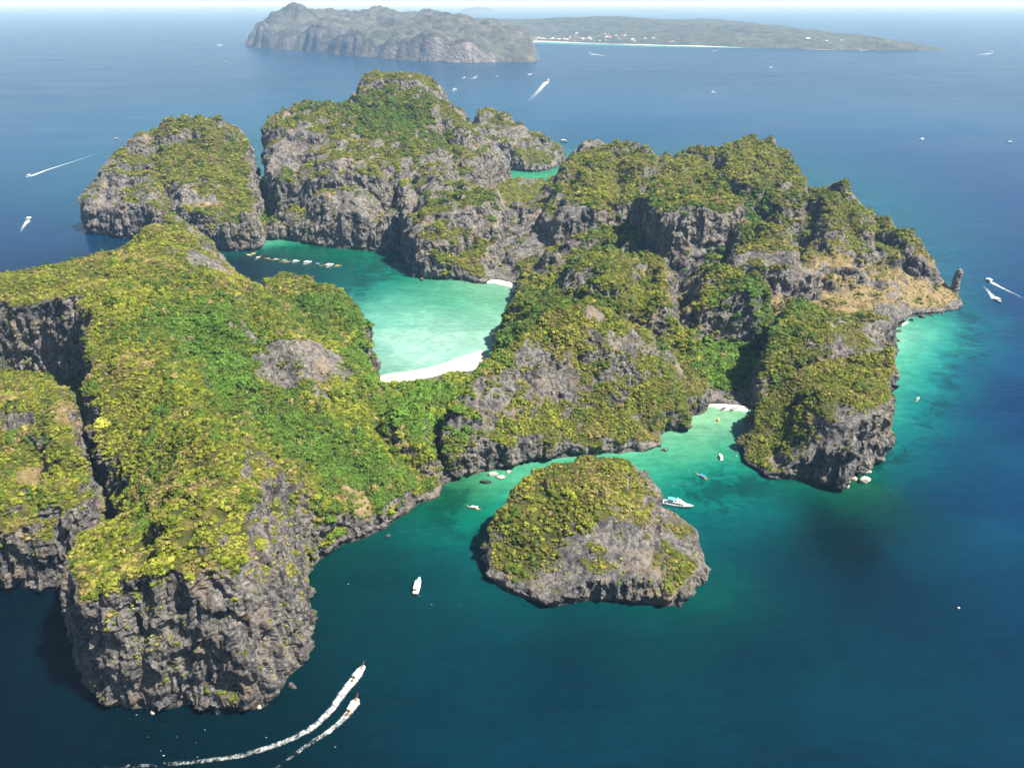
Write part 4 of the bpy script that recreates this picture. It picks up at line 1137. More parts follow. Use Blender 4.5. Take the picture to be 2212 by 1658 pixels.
def beach(label, edge, back, cell=2.0, slope=0.075, top=2.6, name='beach'):
    E = [gp(q) for q in edge]; B = [gp(q) for q in back]
    poly = E + B
    pa = np.array(poly); x0, y0 = pa.min(0) - 14; x1, y1 = pa.max(0) + 14
    X, Y = np.meshgrid(np.arange(x0, x1, cell), np.arange(y0, y1, cell))
    XW = X + 2.0 * noise2(X, Y, 14, 81); YW = Y + 2.0 * noise2(X, Y, 14, 82)
    ins = sdf(XW, YW, poly)
    de = np.full(X.shape, 1e9)
    for (ax, ay), (bx, by) in zip(E[:-1], E[1:]):
        ex, ey = bx - ax, by - ay
        t = np.clip(((XW - ax) * ex + (YW - ay) * ey) / (ex * ex + ey * ey), 0, 1)
        de = np.minimum(de, np.hypot(XW - ax - ex * t, YW - ay - ey * t))
    Z = np.where(ins > 0, np.minimum(de * slope, top), -np.minimum(de, -ins + 0 * de) * 0.09 - 0.02)
    Z = np.where(ins <= 0, -de * 0.09, Z) + 0.12 * noise2(X, Y, 6, 83)
    ny, nx = X.shape; ids = np.arange(nx * ny).reshape(ny, nx)
    F = np.stack([ids[:-1, :-1].ravel(), ids[:-1, 1:].ravel(), ids[1:, 1:].ravel(), ids[1:, :-1].ravel()], 1)
    k = (ins.ravel()[F].max(1) > -9) & (Z.ravel()[F].max(1) > -0.9)
    F = F[k]; u = np.unique(F); rm = np.full(nx * ny, -1); rm[u] = np.arange(len(u))
    o = link(bpy.data.objects.new(name, mesh_from(name, np.stack([X.ravel(), Y.ravel(), Z.ravel()], 1)[u], rm[F])))
    o.data.materials.append(M_sand)
    return tag(o, label, 'beach', kind='structure')
beach('long white sand beach at the near end of the turquoise bay', [(812,818),(838,807),(880,802),(930,792),(980,777),(1015,765),(1042,756)], [(1060,800),(1000,806),(930,818),(850,834),(815,840)])
beach('small white beach in the gap between the two western cliffs', [(562,515),(585,520),(607,513)], [(604,496),(565,496)])
beach('small white beach at the back right corner of the bay', [(1046,611),(1075,613),(1112,623)], [(1116,598),(1080,592),(1050,597)])
beach('small white beach of the southern cove with boats in front', [(1530,877),(1560,884),(1615,889)], [(1610,850),(1570,845),(1528,848)])
beach('narrow pale sand strip under the dry eastern slope', [(1922,725),(1934,710),(1962,697)], [(1950,690),(1918,705)], 1.5)

# ------------------------------------------------------------------ boulders and the pinnacle
M_boulder = rock_material('shore_rock')
def boulder_mesh(seed, sx, sy, sz, flat):
    r = np.random.default_rng(seed)
    v, f = ICO2
    v = v.copy()
    for _ in range(16):                             # planar breaks
        n = r.normal(size=3); n /= np.linalg.norm(n)
        d = r.uniform(.42, .8); s = v @ n
        v = np.where((s > d)[:, None], v - (s - d)[:, None] * n[None], v)
    v = v * (1 + 0.14 * noise(v * 1.9 + seed, 91) + 0.08 * noise(v * 4.3 + seed, 92))[:, None]
    v[:, 2] = np.where(v[:, 2] > flat, flat + (v[:, 2] - flat) * .25, v[:, 2])
    v = v * np.array([sx, sy, sz])
    return mesh_from('boulder', v, f, dict(veg=np.full(len(v), -1.0), dry=np.zeros(len(v))), False)
def boulder(px, py, sx, sy, sz, label, seed, zoff=0.0, rot=None, group=None):
    o = link(bpy.data.objects.new('boulder', boulder_mesh(seed, sx, sy, sz, .55)))
    x, y, _ = at_z(px, py, 0)
    o.location = (x, y, sz * 0.25 + zoff); o.rotation_euler = (0, 0, seed * 1.7 if rot is None else rot)
    o.data.materials.append(M_boulder_pale if 'pale' in label else M_boulder)
    return tag(o, label, 'boulder', group)
M_boulder_pale = simple('pale_limestone_boulder', (0.36, 0.31, 0.26), 0.9)
boulder(1046, 1041, 6.6, 3.4, 2.2, 'long low grey slab rock in the shallows left of its twin slab', 1, rot=0.1)
boulder(1083, 1032, 6.0, 3.6, 2.4, 'tilted pale slab rock in the shallows right of the low grey slab', 2, rot=-0.4)
boulder(1066, 1024, 5.0, 2.6, 2.6, 'pale broken rock against the cliff behind the two shore slabs', 3, rot=0.2)
boulder(1098, 1020, 3.0, 2.0, 1.8, 'small pale rock at the cliff foot right of the shore slabs', 4)
boulder(972, 1034, 3.4, 2.4, 2.2, 'pale rock in the gap at the end of the isthmus', 5)
boulder(1436, 972, 4.2, 3.0, 2.6, 'low grey rock off the right corner of the middle hill', 6, rot=.3)
boulder(1420, 962, 3.6, 2.8, 3.4, 'grey rock wedged under the right corner of the middle hill', 7)
boulder(1668, 1031, 7.0, 4.0, 4.6, 'jagged grey rock with surf under the eastern headland', 8, rot=.2)
boulder(1682, 1026, 4.0, 3.0, 3.4, 'smaller grey rock behind the jagged surf rock', 9)
boulder(1866, 1041, 5.6, 4.4, 5.0, 'large pale boulder standing in the sea off the headland tip', 10, rot=.5)
boulder(1843, 1034, 4.0, 3.2, 3.0, 'pale boulder left of the large one at the headland tip', 11)
boulder(1852, 1022, 3.6, 3.0, 2.8, 'pale boulder at the cliff foot above the large one', 12)
boulder(1876, 1020, 3.0, 2.6, 2.4, 'small pale boulder behind the large one at the headland tip', 13)
boulder(1828, 1052, 3.2, 2.6, 3.2, 'pale boulder against the headland corner', 14)
boulder(911, 606, 5.0, 4.0, 5.0, 'small brown rock in the bay under the green knob', 15)
boulder(893, 597, 8.0, 6.0, 9.0, 'grey rock leaning on the left foot of the green knob', 16)
boulder(560, 1524, 3.6, 2.4, 2.2, 'pale rock at the foot of the near cliff, right of centre', 17)
boulder(470, 1537, 3.0, 1.8, 1.4, 'pale rock awash at the foot of the near cliff', 18)
boulder(520, 1531, 2.6, 1.8, 1.5, 'small grey rock at the foot of the near cliff', 19)
boulder(330, 1540, 2.2, 1.5, 1.2, 'pale small rock awash at the left foot of the near cliff', 20)
boulder(838, 1158, 3.6, 2.4, 2.4, 'dark rock under the overhang on the channel shore', 21)
boulder(630, 1482, 3.4, 2.2, 2.2, 'grey rock below the shrubby gully of the near headland', 22)
for k, (px, py) in enumerate([(1938,716),(1942,704),(1968,692),(1990,684),(2010,681),(2035,677),(1932,735),(1934,757),(1926,776),(1910,800),(1906,820)]):
    boulder(px, py, 5 + 2 * math.sin(k * 2.3), 4 + 1.5 * math.cos(k * 1.9), 3 + math.sin(k), 'dark rock on the rocky eastern shore below the dry slope', 40 + k, group='rocks along the eastern shore')

def pinnacle():
    n, m = 18, 22
    cx, cy, _ = at_z(2056, 640, 3)
    V = []
    for j in range(m + 1):
        t = j / m
        rad = 10.0 - 3.6 * sstep(0.0, .35, t) - 2.2 * t
        if t > .93: rad *= 1 - (t - .93) / .07 * .35
        for i in range(n):
            a = 2 * math.pi * i / n
            V.append((math.cos(a) * rad * 1.0 + 0.4 * t, math.sin(a) * rad * .9, t * 46 - 5))
    V.append((0.4, 0, 43.0))
    V = np.array(V)
    r_ = np.hypot(V[:, 0], V[:, 1])[:, None]
    d = noise(V * np.array([.3, .3, .06]), 95) * 1.6 + noise(V * .4, 96) * 1.2
    V[:, :2] += V[:, :2] / np.maximum(r_, .1) * d[:, None]
    F = [[j * n + i, j * n + (i + 1) % n, (j + 1) * n + (i + 1) % n, (j + 1) * n + i] for j in range(m) for i in range(n)]
    F += [[m * n + i, m * n + (i + 1) % n, len(V) - 1, len(V) - 1] for i in range(n)]
    me = bpy.data.meshes.new('rock_pinnacle')
    me.from_pydata(V.tolist(), [], [f if f[2] != f[3] else f[:3] for f in F])
    for nm, val in (('veg', -1.0), ('dry', 0.0)):
        a = me.attributes.new(nm, 'FLOAT', 'POINT'); a.data.foreach_set('value', np.full(len(V), val, np.float32))
    o = link(bpy.data.objects.new('rock_pinnacle', me)); o.location = (cx, cy, 0)
    me.materials.append(M_rock)
    tag(o, 'slender dark rock pinnacle at the eastern tip of the island', 'rock')
pinnacle()

# ------------------------------------------------------------------ boats
M_white = simple('white_gelcoat', (0.78, 0.78, 0.76), 0.35)
M_wood = simple('boat_wood', (0.22, 0.13, 0.07), 0.6)
M_wood_pale = simple('pale_boat_wood', (0.42, 0.31, 0.18), 0.6)
M_blue = simple('blue_tarp', (0.05, 0.20, 0.52), 0.6)
M_teal = simple('teal_paint', (0.10, 0.42, 0.45), 0.5)
M_cream = simple('cream_tarp', (0.66, 0.60, 0.46), 0.8)
M_yellow = simple('yellow_paint', (0.62, 0.42, 0.10), 0.6)
M_green = simple('green_paint', (0.10, 0.34, 0.16), 0.6)
M_dark = simple('dark_glass', (0.02, 0.03, 0.045), 0.12)
M_metal = simple('engine_metal', (0.13, 0.13, 0.14), 0.4, 0.6)
M_red = simple('red_paint', (0.5, 0.06, 0.04), 0.5)
M_navy = simple('navy_paint', (0.03, 0.06, 0.16), 0.4)

def part(name, V, F, material, parent, smooth_=False):
    me = bpy.data.meshes.new(name); me.from_pydata([tuple(map(float, v)) for v in V], [], [tuple(f) for f in F])
    me.materials.append(material)
    if smooth_:
        me.polygons.foreach_set('use_smooth', [True] * len(me.polygons))
    o = bpy.data.objects.new(name, me)
    return link(o, parent)
def box(x0, x1, y0, y1, z0, z1, taper=0.0):
    t = taper
    V = [(x0,y0,z0),(x1,y0,z0),(x1,y1,z0),(x0,y1,z0),(x0+t,y0+t,z1),(x1-t,y0+t,z1),(x1-t,y1-t,z1),(x0+t,y1-t,z1)]
    F = [(3,2,1,0),(4,5,6,7),(0,1,5,4),(1,2,6,5),(2,3,7,6),(3,0,4,7)]
    return V, F
def rod(a, b, r, n=6):
    a, b = Vector(a), Vector(b); d = (b - a).normalized()
    u = d.orthogonal().normalized(); w = d.cross(u)
    V, F = [], []
    for p in (a, b):
        for k in range(n):
            t = 2 * math.pi * k / n
            V.append(p + (u * math.cos(t) + w * math.sin(t)) * r)
    for k in range(n):
        F.append((k, (k + 1) % n, n + (k + 1) % n, n + k))
    F += [tuple(range(n))[::-1], tuple(range(n, 2 * n))]
    return V, F
def joined(*shapes):
    V, F = [], []
    for v, f in shapes:
        b = len(V); V += list(v); F += [tuple(i + b for i in q) for q in f]
    return V, F
def hull(secs, deck_drop=0.0):
    """secs: (x, half beam at rim, half beam at chine, rim z, chine z, keel z); closed shell with a deck set below the rim"""
    V, F = [], []
    for x, wr, wc, zr, zc, zk in secs:
        zi = zr - deck_drop
        wi = wr * .9
        V += [(x,-wr,zr),(x,-wc,zc),(x,0,zk),(x,wc,zc),(x,wr,zr),(x,wi,zr),(x,wi * .95,zi),(x,-wi * .95,zi),(x,-wi,zr)]
    n = 9
    for s in range(len(secs) - 1):
        for k in range(n):
            a, b = s * n + k, s * n + (k + 1) % n
            F.append((a, b, b + n, a + n))
    F.append(tuple(range(n))[::-1]); e = (len(secs) - 1) * n
    F.append(tuple(range(e, e + n)))
    return V, F
def root(name, px, py, hx, hy, label, cat, group=None, scale=1.0):
    """boat lying on the water with its middle at the pixel, bow towards (hx, hy)"""
    x, y, _ = at_z(px, py); bx, by, _ = at_z(hx, hy)
    e = bpy.data.objects.new(name, None); e.empty_display_size = 2
    e.location = (x, y, 0.0); e.rotation_euler = (0, 0, math.atan2(by - y, bx - x)); e.scale = (scale,) * 3
    link(e)
    return tag(e, label, cat, group)

def longtail(px, py, hx, hy, label, top=None, body=None, scale=1.0, group=None):
    e = root('longtail_boat', px, py, hx, hy, label, 'boat', group, scale)
    body = body or M_wood
    secs = [(-5.4,.55,.40,.62,.15,-.1),(-4.6,.85,.62,.60,.05,-.25),(-2.5,1.05,.78,.60,0,-.3),(0,1.1,.82,.62,0,-.3),(2.5,.95,.62,.78,.05,-.28),(4.2,.62,.34,1.15,.3,-.1),(5.4,.28,.14,1.75,.9,.5),(6.0,.10,.06,2.3,1.6,1.3)]
    h = part('hull', *hull(secs, .42), body, e)
    part('rubbing_strake', *joined(rod((-4.6,-.88,.56),(2.5,-.98,.74),.07), rod((-4.6,.88,.56),(2.5,.98,.74),.07)), M_cream, h)
    part('prow_post', *joined(rod((5.75,0,1.9),(6.5,0,3.1),.11), rod((6.5,0,3.1),(6.55,0,3.3),.15)), body, e)
    part('prow_ribbon', *joined(rod((6.15,0,2.5),(6.3,0,2.75),.19)), M_red, e)
    for x in (-1.2, .3, 1.8, 3.1):
        part('bench', *box(x - .14, x + .14, -.85 + .04 * x, .85 - .04 * x, .46, .52), M_wood_pale, e)
    if top is not None:
        for x in (-2.6, 1.6):
            for y in (-.9, .9):
                part('canopy_post', *rod((x, y, .55), (x, y * .95, 2.1), .035), M_wood_pale, e)
        V, F = [], []
        for i in range(7):
            for j in range(5):
                x = -3.0 + i * .85; y = -1.1 + j * .55
                V.append((x, y, 2.25 - .16 * (y / 1.1) ** 2 - .04 * math.sin(i * 1.7)))
        nv = len(V); V += [(v[0], v[1], v[2] - .05) for v in V]
        for i in range(6):
            for j in range(4):
                a = i * 5 + j
                F += [(a, a + 5, a + 6, a + 1), (a + nv, a + 1 + nv, a + 6 + nv, a + 5 + nv)]
        part('canopy', V, F, top, e)
    g = part('engine', *joined(box(-5.2,-4.3,-.28,.28,.75,1.25), rod((-4.75,0,.4),(-4.75,0,.8),.08)), M_metal, e)
    part('propeller_shaft', *rod((-5.1,0,.95),(-8.4,0,-.2),.05), M_metal, g)
    return e

def speedboat(px, py, hx, hy, label, top=None, scale=1.0, group=None, hullmat=None, motors=2):
    e = root('speedboat', px, py, hx, hy, label, 'boat', group, scale)
    hm = hullmat or M_white
    secs = [(-5.5,1.45,1.25,1.05,.1,-.3),(-3,1.6,1.35,1.08,.05,-.4),(0,1.6,1.28,1.15,.1,-.4),(2.8,1.3,.85,1.32,.3,-.3),(4.6,.75,.4,1.5,.65,.1),(5.9,.12,.06,1.65,1.2,.9)]
    h = part('hull', *hull(secs, .5), hm, e)
    part('boot_stripe', *joined(rod((-5.4,-1.42,.62),(0,-1.5,.68),.09), rod((-5.4,1.42,.62),(0,1.5,.68),.09)), M_navy, h)
    part('foredeck', [(2.2,-1.25,1.30),(2.2,1.25,1.30),(4.6,.66,1.5),(5.7,0,1.66),(4.6,-.66,1.5),(2.2,-1.2,1.1),(2.2,1.2,1.1)], [(0,4,3,2,1),(0,1,6,5)], hm, e)
    part('windscreen', *box(1.5,2.2,-1.15,1.15,1.1,1.95,.18), M_dark, e)
    for y in (-.6, .6):
        for x in (-2.4, -.9):
            part('seat', *box(x,x+.5,y-.5,y+.5,.62,1.15,.05), M_cream, e)
    part('console', *box(.5,1.2,-.5,.5,.6,1.5,.08), hm, e)
    if top is not None:
        for x in (-3.6, 1.2):
            for y in (-1.3, 1.3):
                part('canopy_post', *rod((x,y,1.0),(x,y*.95,2.7),.045), M_metal, e)
        part('canopy', *box(-4.2,1.9,-1.5,1.5,2.68,2.86,.16), top, e)
    for k in range(motors):
        y = (k - (motors - 1) / 2) * .8
        g = part('outboard_motor', *box(-6.2,-5.55,y-.25,y+.25,.75,1.6,.08), M_metal, e)
        part('motor_leg', *box(-6.0,-5.7,y-.1,y+.1,-.5,.78), M_metal, g)
    return e

def cruiser(px, py, hx, hy, label, scale=1.0):
    e = root('motor_yacht', px, py, hx, hy, label, 'boat', None, scale)
    secs = [(-12,2.7,2.4,1.9,.2,-.7),(-8,2.9,2.5,1.95,.1,-.9),(-2,2.95,2.4,2.1,.1,-.9),(4,2.5,1.6,2.4,.35,-.7),(8.5,1.5,.7,2.8,.9,-.2),(11.5,.4,.15,3.2,1.9,1.1),(12.4,.08,.04,3.35,2.7,2.3)]
    h = part('hull', *hull(secs, .35), M_white, e)
    part('waterline_stripe', *joined(rod((-11.9,-2.62,.95),(3.6,-2.35,1.2),.14), rod((-11.9,2.62,.95),(3.6,2.35,1.2),.14)), M_teal, h)
    part('foredeck', [(3.4,-2.3,2.35),(3.4,2.3,2.35),(8.5,1.4,2.75),(12.2,0,3.3),(8.5,-1.4,2.75)], [(0,4,3,2,1)], M_cream, e)
    c = part('cabin', *box(-9.2,5.2,-2.3,2.3,1.7,3.9,.45), M_white, e)
    for y, s in ((-2.16, -1), (2.16, 1)):
        for k in range(6):
            x = -8.0 + k * 2.05
            part('window', *box(x,x+1.6,min(y,y+s*.1),max(y,y+s*.1),2.55,3.3), M_dark, c)
    part('windscreen', [(5.02,-1.9,2.6),(5.02,1.9,2.6),(4.72,1.75,3.72),(4.72,-1.75,3.72),(4.86,-1.9,2.6),(4.86,1.9,2.6)], [(0,1,2,3),(0,3,4),(1,5,2)], M_dark, c)
    u = part('upper_deck', *box(-8.6,3.2,-2.05,2.05,3.92,4.12), M_white, e)
    part('wheelhouse', *box(-2.2,2.4,-1.6,1.6,4.14,5.9,.4), M_white, e)
    part('wheelhouse_window', *box(2.02,2.3,-1.25,1.25,4.7,5.4,.06), M_dark, e)
    for x in (-8.2, -3.0):
        for y in (-1.85, 1.85):
            part('awning_post', *rod((x,y,4.1),(x,y,5.9),.05), M_metal, e)
    part('awning', *box(-8.6,-2.7,-2.0,2.0,5.9,6.04,.1), M_teal, e)
    part('radar_arch', *joined(rod((-.6,-1.2,5.85),(-1.0,-.9,7.2),.09), rod((-.6,1.2,5.85),(-1.0,.9,7.2),.09), rod((-1.0,-.9,7.2),(-1.0,.9,7.2),.09)), M_white, e)
    part('radar_dome', [(math.cos(a)*.5-1.0, math.sin(a)*.5, z) for z in (7.25,7.6) for a in [k*math.pi/4 for k in range(8)]], [(k,(k+1)%8,8+(k+1)%8,8+k) for k in range(8)]+[tuple(range(8,16)),tuple(range(8))[::-1]], M_white, e)
    part('swim_platform', *box(-13.1,-11.95,-2.3,2.3,.4,.55), M_wood_pale, e)
    rails = [rod((x,s*(2.55-max(0,x-3)*.17),2.3+max(0,x)*.06),(x,s*(2.55-max(0,x-3)*.17),3.1+max(0,x)*.06),.03) for x in range(-11,11,2) for s in (-1,1)]
    part('railing', *joined(*rails), M_metal, e)
    return e
def sailboat(px, py, hx, hy, label, scale=1.0):
    e = root('sailboat', px, py, hx, hy, label, 'boat', None, scale)
    for y0 in (-2.6, 2.6):
        V, F = hull([(-6,.7,.6,1.2,.1,-.3),(0,.75,.6,1.3,.1,-.4),(4.5,.5,.3,1.5,.4,-.2),(6.5,.06,.04,1.7,1.1,.8)], .05)
        part('hull', [(v[0], v[1] + y0, v[2]) for v in V], F, M_white, e)
    part('bridge_deck', *box(-5,2.8,-2.4,2.4,1.0,1.3), M_white, e)
    c = part('cabin', *box(-3.5,2.0,-2.0,2.0,1.3,2.5,.4), M_white, e)
    part('window', *box(1.5,1.92,-1.4,1.4,1.6,2.1,.05), M_dark, c)
    part('mast', *rod((.8,0,2.4),(.6,0,17),.12), M_metal, e)
    part('boom', *rod((.7,0,3.4),(-4.8,0,3.6),.16), M_white, e)
    return e

# ------------------------------------------------------------------ wakes
M_foam = bpy.data.materials.new('foam'); M_foam.use_nodes = True
nt = M_foam.node_tree; b = nt.nodes['Principled BSDF']
b.inputs['Base Color'].default_value = (0.66, 0.70, 0.69, 1); b.inputs['Roughness'].default_value = 0.9; b.inputs['Specular IOR Level'].default_value = 0.1
p = scaled_coords(nt, 1, 1, 1)
fm = attr(nt, 'foam').outputs['Fac']
nn = math_n(nt, 'ADD', math_n(nt, 'MULTIPLY', noise_n(nt, p, 0.9, 5, 0.75), 0.75), math_n(nt, 'MULTIPLY', noise_n(nt, p, 0.3, 3, 0.6), 0.75))
al = math_n(nt, 'ADD', nn, math_n(nt, 'SUBTRACT', fm, 1.22))
nt.links.new(ramp(nt, al, [(0.0, 0.0), (0.5, 0.85)]), b.inputs['Alpha'])
def catmull(P, n):
    out = []
    P = [P[0]] + P + [P[-1]]
    for i in range(1, len(P) - 2):
        for k in range(n):
            t = k / n
            a, b_, c, d = (np.array(P[j], float) for j in (i - 1, i, i + 1, i + 2))
            out.append(.5 * ((2 * b_) + (-a + c) * t + (2 * a - 5 * b_ + 4 * c - d) * t * t + (-a + 3 * b_ - 3 * c + d) * t ** 3))
    out.append(np.array(P[-2], float))
    return out
def wake(path, w0, w1, label, strength=1.0, fade=0.75, bulge=0.35, mid=0.25):
    """foam trail along pixels from the boat back; w0, w1 half widths in metres near the boat and at the tail"""
    pts = catmull([at_z(*q)[:2] for q in path], 14)
    pts = [q for q in pts]
    L = np.cumsum([0] + [np.hypot(*(pts[i + 1] - pts[i])) for i in range(len(pts) - 1)]); L = L / L[-1]
    m = 13
    V, A = [], []
    for i, q in enumerate(pts):
        a = pts[max(i - 1, 0)]; c = pts[min(i + 1, len(pts) - 1)]
        d = (c - a) / max(np.hypot(*(c - a)), 1e-6); nrm = np.array([-d[1], d[0]])
        u = L[i]
        w = (w0 + (w1 - w0) * u ** 0.8) * min(1, .35 + u * 14) * (1 + 0.55 * math.exp(-u * 9))
        for j in range(m):
            v = -1 + 2 * j / (m - 1)
            f = strength * (1 - fade * u ** 0.7) * (1 - abs(v) ** 2.2)
            f *= (1 - mid * (1 - abs(v)) * sstep(.0, .15, u))
            hh = 0.05 + bulge * max(0, 1 - u * 5) * (1 - v * v) * (0.6 + 0.4 * math.sin(i * 2.1 + j * 1.3))
            x, y = q + nrm * v * w
            V.append((x, y, hh + .02)); A.append(f if abs(v) < .999 else 0)
    F = [[i * m + j, i * m + j + 1, (i + 1) * m + j + 1, (i + 1) * m + j] for i in range(len(pts) - 1) for j in range(m - 1)]
    me = mesh_from('wake', np.array(V), np.array(F), dict(foam=np.array(A)))
    o = link(bpy.data.objects.new('wake', me)); me.materials.append(M_foam)
    return tag(o, label, 'wake')

# near longtails under way
longtail(772,1456,790,1432,'wooden longtail boat under way, upper of the two at bottom left', M_cream, M_wood, 1.15)
wake([(786,1437),(765,1466),(738,1500),(712,1535),(680,1566),(640,1590),(590,1610),(520,1630),(440,1642),(350,1650),(220,1658)], 3.4, 1.9, 'long curving white wake behind the upper longtail at bottom left', 1.12, .52)
longtail(760,1527,775,1503,'wooden longtail boat under way, lower of the two at bottom left', M_cream, M_wood, 1.15)
wake([(772,1508),(756,1534),(735,1558),(705,1582),(672,1602),(640,1625),(612,1645),(590,1664)], 3.2, 1.8, 'shorter white wake behind the lower longtail at bottom left', 1.12, .5)
# channel and southern cove
speedboat(902,1267,908,1245,'white speedboat with a white roof alone in the dark channel', M_white, 1.35, motors=3)
wake([(896,1276),(891,1292),(888,1308)], 1.5, 1.0, 'faint short wake behind the white speedboat in the channel', .75, .7, .05)
cruiser(1464,1092,1500,1099,'large white motor yacht with teal trim right of the islet', 1.0)
longtail(1024,1098,1005,1095,'longtail boat with a white roof moored left of the islet', M_white, M_wood_pale, 1.0)
longtail(1516,1030,1502,1024,'longtail boat with a blue roof moored by the float line', M_blue, M_wood_pale, 1.0)
speedboat(1556,988,1553,980,'small white boat with a cream roof moored in the southern cove', M_cream, .85, motors=1)
longtail(1551,908,1551,901,'small yellow longtail moored off the southern beach', M_yellow, M_yellow, .8)
longtail(1562,884,1572,880,'navy longtail nosed to the southern beach, left of its neighbour', M_navy, M_wood, .9)
longtail(1581,885,1589,879,'longtail with a blue roof nosed to the southern beach', M_blue, M_wood, .9)
longtail(1587,884,1594,880,'dark longtail beside the blue-roofed one at the southern beach', None, M_wood, .9)
longtail(1981,863,1989,856,'longtail with a teal roof alone over the eastern shallows', M_teal, M_wood_pale, 1.0)
# moored row in the bay
ROW = [(538,553,530,551,M_cream,'cream-roofed longtail at the left end of the moored row'),(546,550,556,547,M_yellow,'yellow-roofed longtail at the left end of the moored row, behind the cream one'),
       (557,558,565,555,M_white,'pale longtail second in the moored row'),(580,561,572,560,M_wood_pale,'brown longtail in the left half of the moored row'),
       (596,562,606,561,M_cream,'cream longtail in the left half of the moored row, beside the green one'),(612,564,622,561,M_green,'green-roofed longtail in the moored row'),
       (619,567,627,566,M_wood_pale,'brown-roofed longtail just in front of the green one in the moored row'),(701,573,709,571,M_navy,'navy-roofed longtail right of the middle of the moored row'),
       (688,572,681,570,M_blue,'blue-roofed longtail right of the middle of the moored row'),(729,576,738,575,M_yellow,'yellow-roofed longtail at the right end of the moored row')]
for px, py, hx, hy, tp, lb in ROW:
    longtail(px, py, hx, hy, lb, tp, M_wood_pale if tp is not M_green else M_green, 1.1, 'boats moored in a row across the bay')
speedboat(639,566,650,564,'white speedboat at the centre of the moored row', M_white, 1.05, 'boats moored in a row across the bay')
speedboat(664,569,676,566,'larger white speedboat right of centre in the moored row', M_white, 1.35, 'boats moored in a row across the bay')
speedboat(712,575,724,571,'cream-roofed speedboat near the right end of the moored row', M_cream, 1.35, 'boats moored in a row across the bay')
speedboat(633,609,626,605,'speedboat with a blue roof in the deep part of the bay', M_blue, 1.3)
speedboat(583,633,580,624,'white speedboat half hidden by the ridge at the edge of the bay', M_white, 1.3)
# open sea
FAST = [  # boat pixel, heading pixel, wake path, widths, labels, scale
 ((63,474),(70,470),[(61,477),(54,485),(48,494),(44,505)],5,5,'white speedboat heading right off the left shore','short white wake behind the speedboat off the left shore',1.5),
 ((62,382),(50,386),[(66,381),(100,368),(140,355),(180,342),(225,325)],5,6,'white speedboat racing left at the far left','long straight white wake trailing right at the far left',1.6),
 ((2154,650),(2162,655),[(2150,647),(2138,634),(2126,620),(2118,612)],5,4,'white speedboat off the eastern tip, nearer of two','wake of the nearer speedboat off the eastern tip',1.3),
 ((2135,607),(2128,603),[(2139,609),(2160,620),(2185,632),(2225,652)],4,4,'white speedboat off the eastern tip, farther of two','wake of the farther speedboat off the eastern tip',1.3),
 ((1184,176),(1192,173),[(1182,177),(1174,184),(1162,198),(1148,212),(1136,225)],14,22,'white ferry boat in the strait behind the island','broad fading wake behind the ferry in the strait',3.2),
 ((1218,307),(1226,308),[(1216,306.5),(1210,306)],9,6,'white speedboat just right of the northern horn','white splash of the speedboat by the northern horn',2.2),
 ((1028,168),(1034,167),[(1026,168.5),(1016,171),(1006,173)],8,7,'white boat left in the strait, right one of a pair','thin wake of the right boat of the pair in the strait',2.4),
 ((1003,169),(1008,168),[(1001,169.5),(994,171)],7,6,'white boat left in the strait, left one of a pair','thin wake of the left boat of the pair in the strait',2.2),
 ((1140,163),(1134,165),[(1142,162.5),(1150,159),(1158,156)],8,6,'white boat in the middle of the strait','thin wake of the white boat in the middle of the strait',2.2),
 ((1272,117),(1266,116),[(1275,117.3),(1290,119),(1306,122),(1325,126)],18,16,'white ferry off the far beach town','wake of the ferry off the far beach town',3.6),
 ((2142,116),(2150,115),[(2140,116.3),(2128,117.5),(2105,120),(2080,122)],18,18,'white ferry at the far right','wake of the ferry at the far right',4.0),
 ((470,100),(464,102),[(472,99.5),(480,97),(490,94.5)],18,14,'white ferry left of the far cliffed island','wake of the ferry left of the far cliffed island',3.6),
 ((1538,201),(1532,202),[(1540,200.5),(1548,199.3),(1556,198.5)],8,6,'white boat alone in the open sea at upper right','short wake of the lone boat at upper right',2.2),
 ((982,195),(990,194),[(980,195.5),(972,197)],8,6,'white boat showing just right of the summit','short wake of the boat right of the summit',2.4),
 ((1665,147),(1672,146.5),[(1663,147.3),(1654,148.2)],9,7,'tiny white boat in the far sea at upper right','tiny wake in the far sea at upper right',2.4),
 ((1545,112),(1552,112),[(1543,112),(1530,111.6),(1518,111.3)],14,10,'white ferry close to the far shore','wake of the ferry close to the far shore',3.0),
]
for (px, py), (hx, hy), path, w0, w1, l1, l2, sc in FAST:
    speedboat(px, py, hx, hy, l1, M_white, sc, 'boats under way on the open sea')
    wake(path, w0, w1, l2, 1.1, .6, .3, .1)
sailboat(1990,301,1984,302,'white catamaran with a bare mast on the open sea at right', 1.15)
for (px, py, lb) in [(487,136,'white boat lying still left of the far cliffed island'),(1074,167,'small white boat lying still in the strait'),(1860,112,'pale boat lying off the far low island'),(2180,308,'small white boat at the right edge of the open sea'),(252,301,'tiny white boat off the western dome')]:
    speedboat(px, py, px + 6, py, lb, M_white, 2.2 if py < 200 else 1.2, 'boats lying still on the open sea')

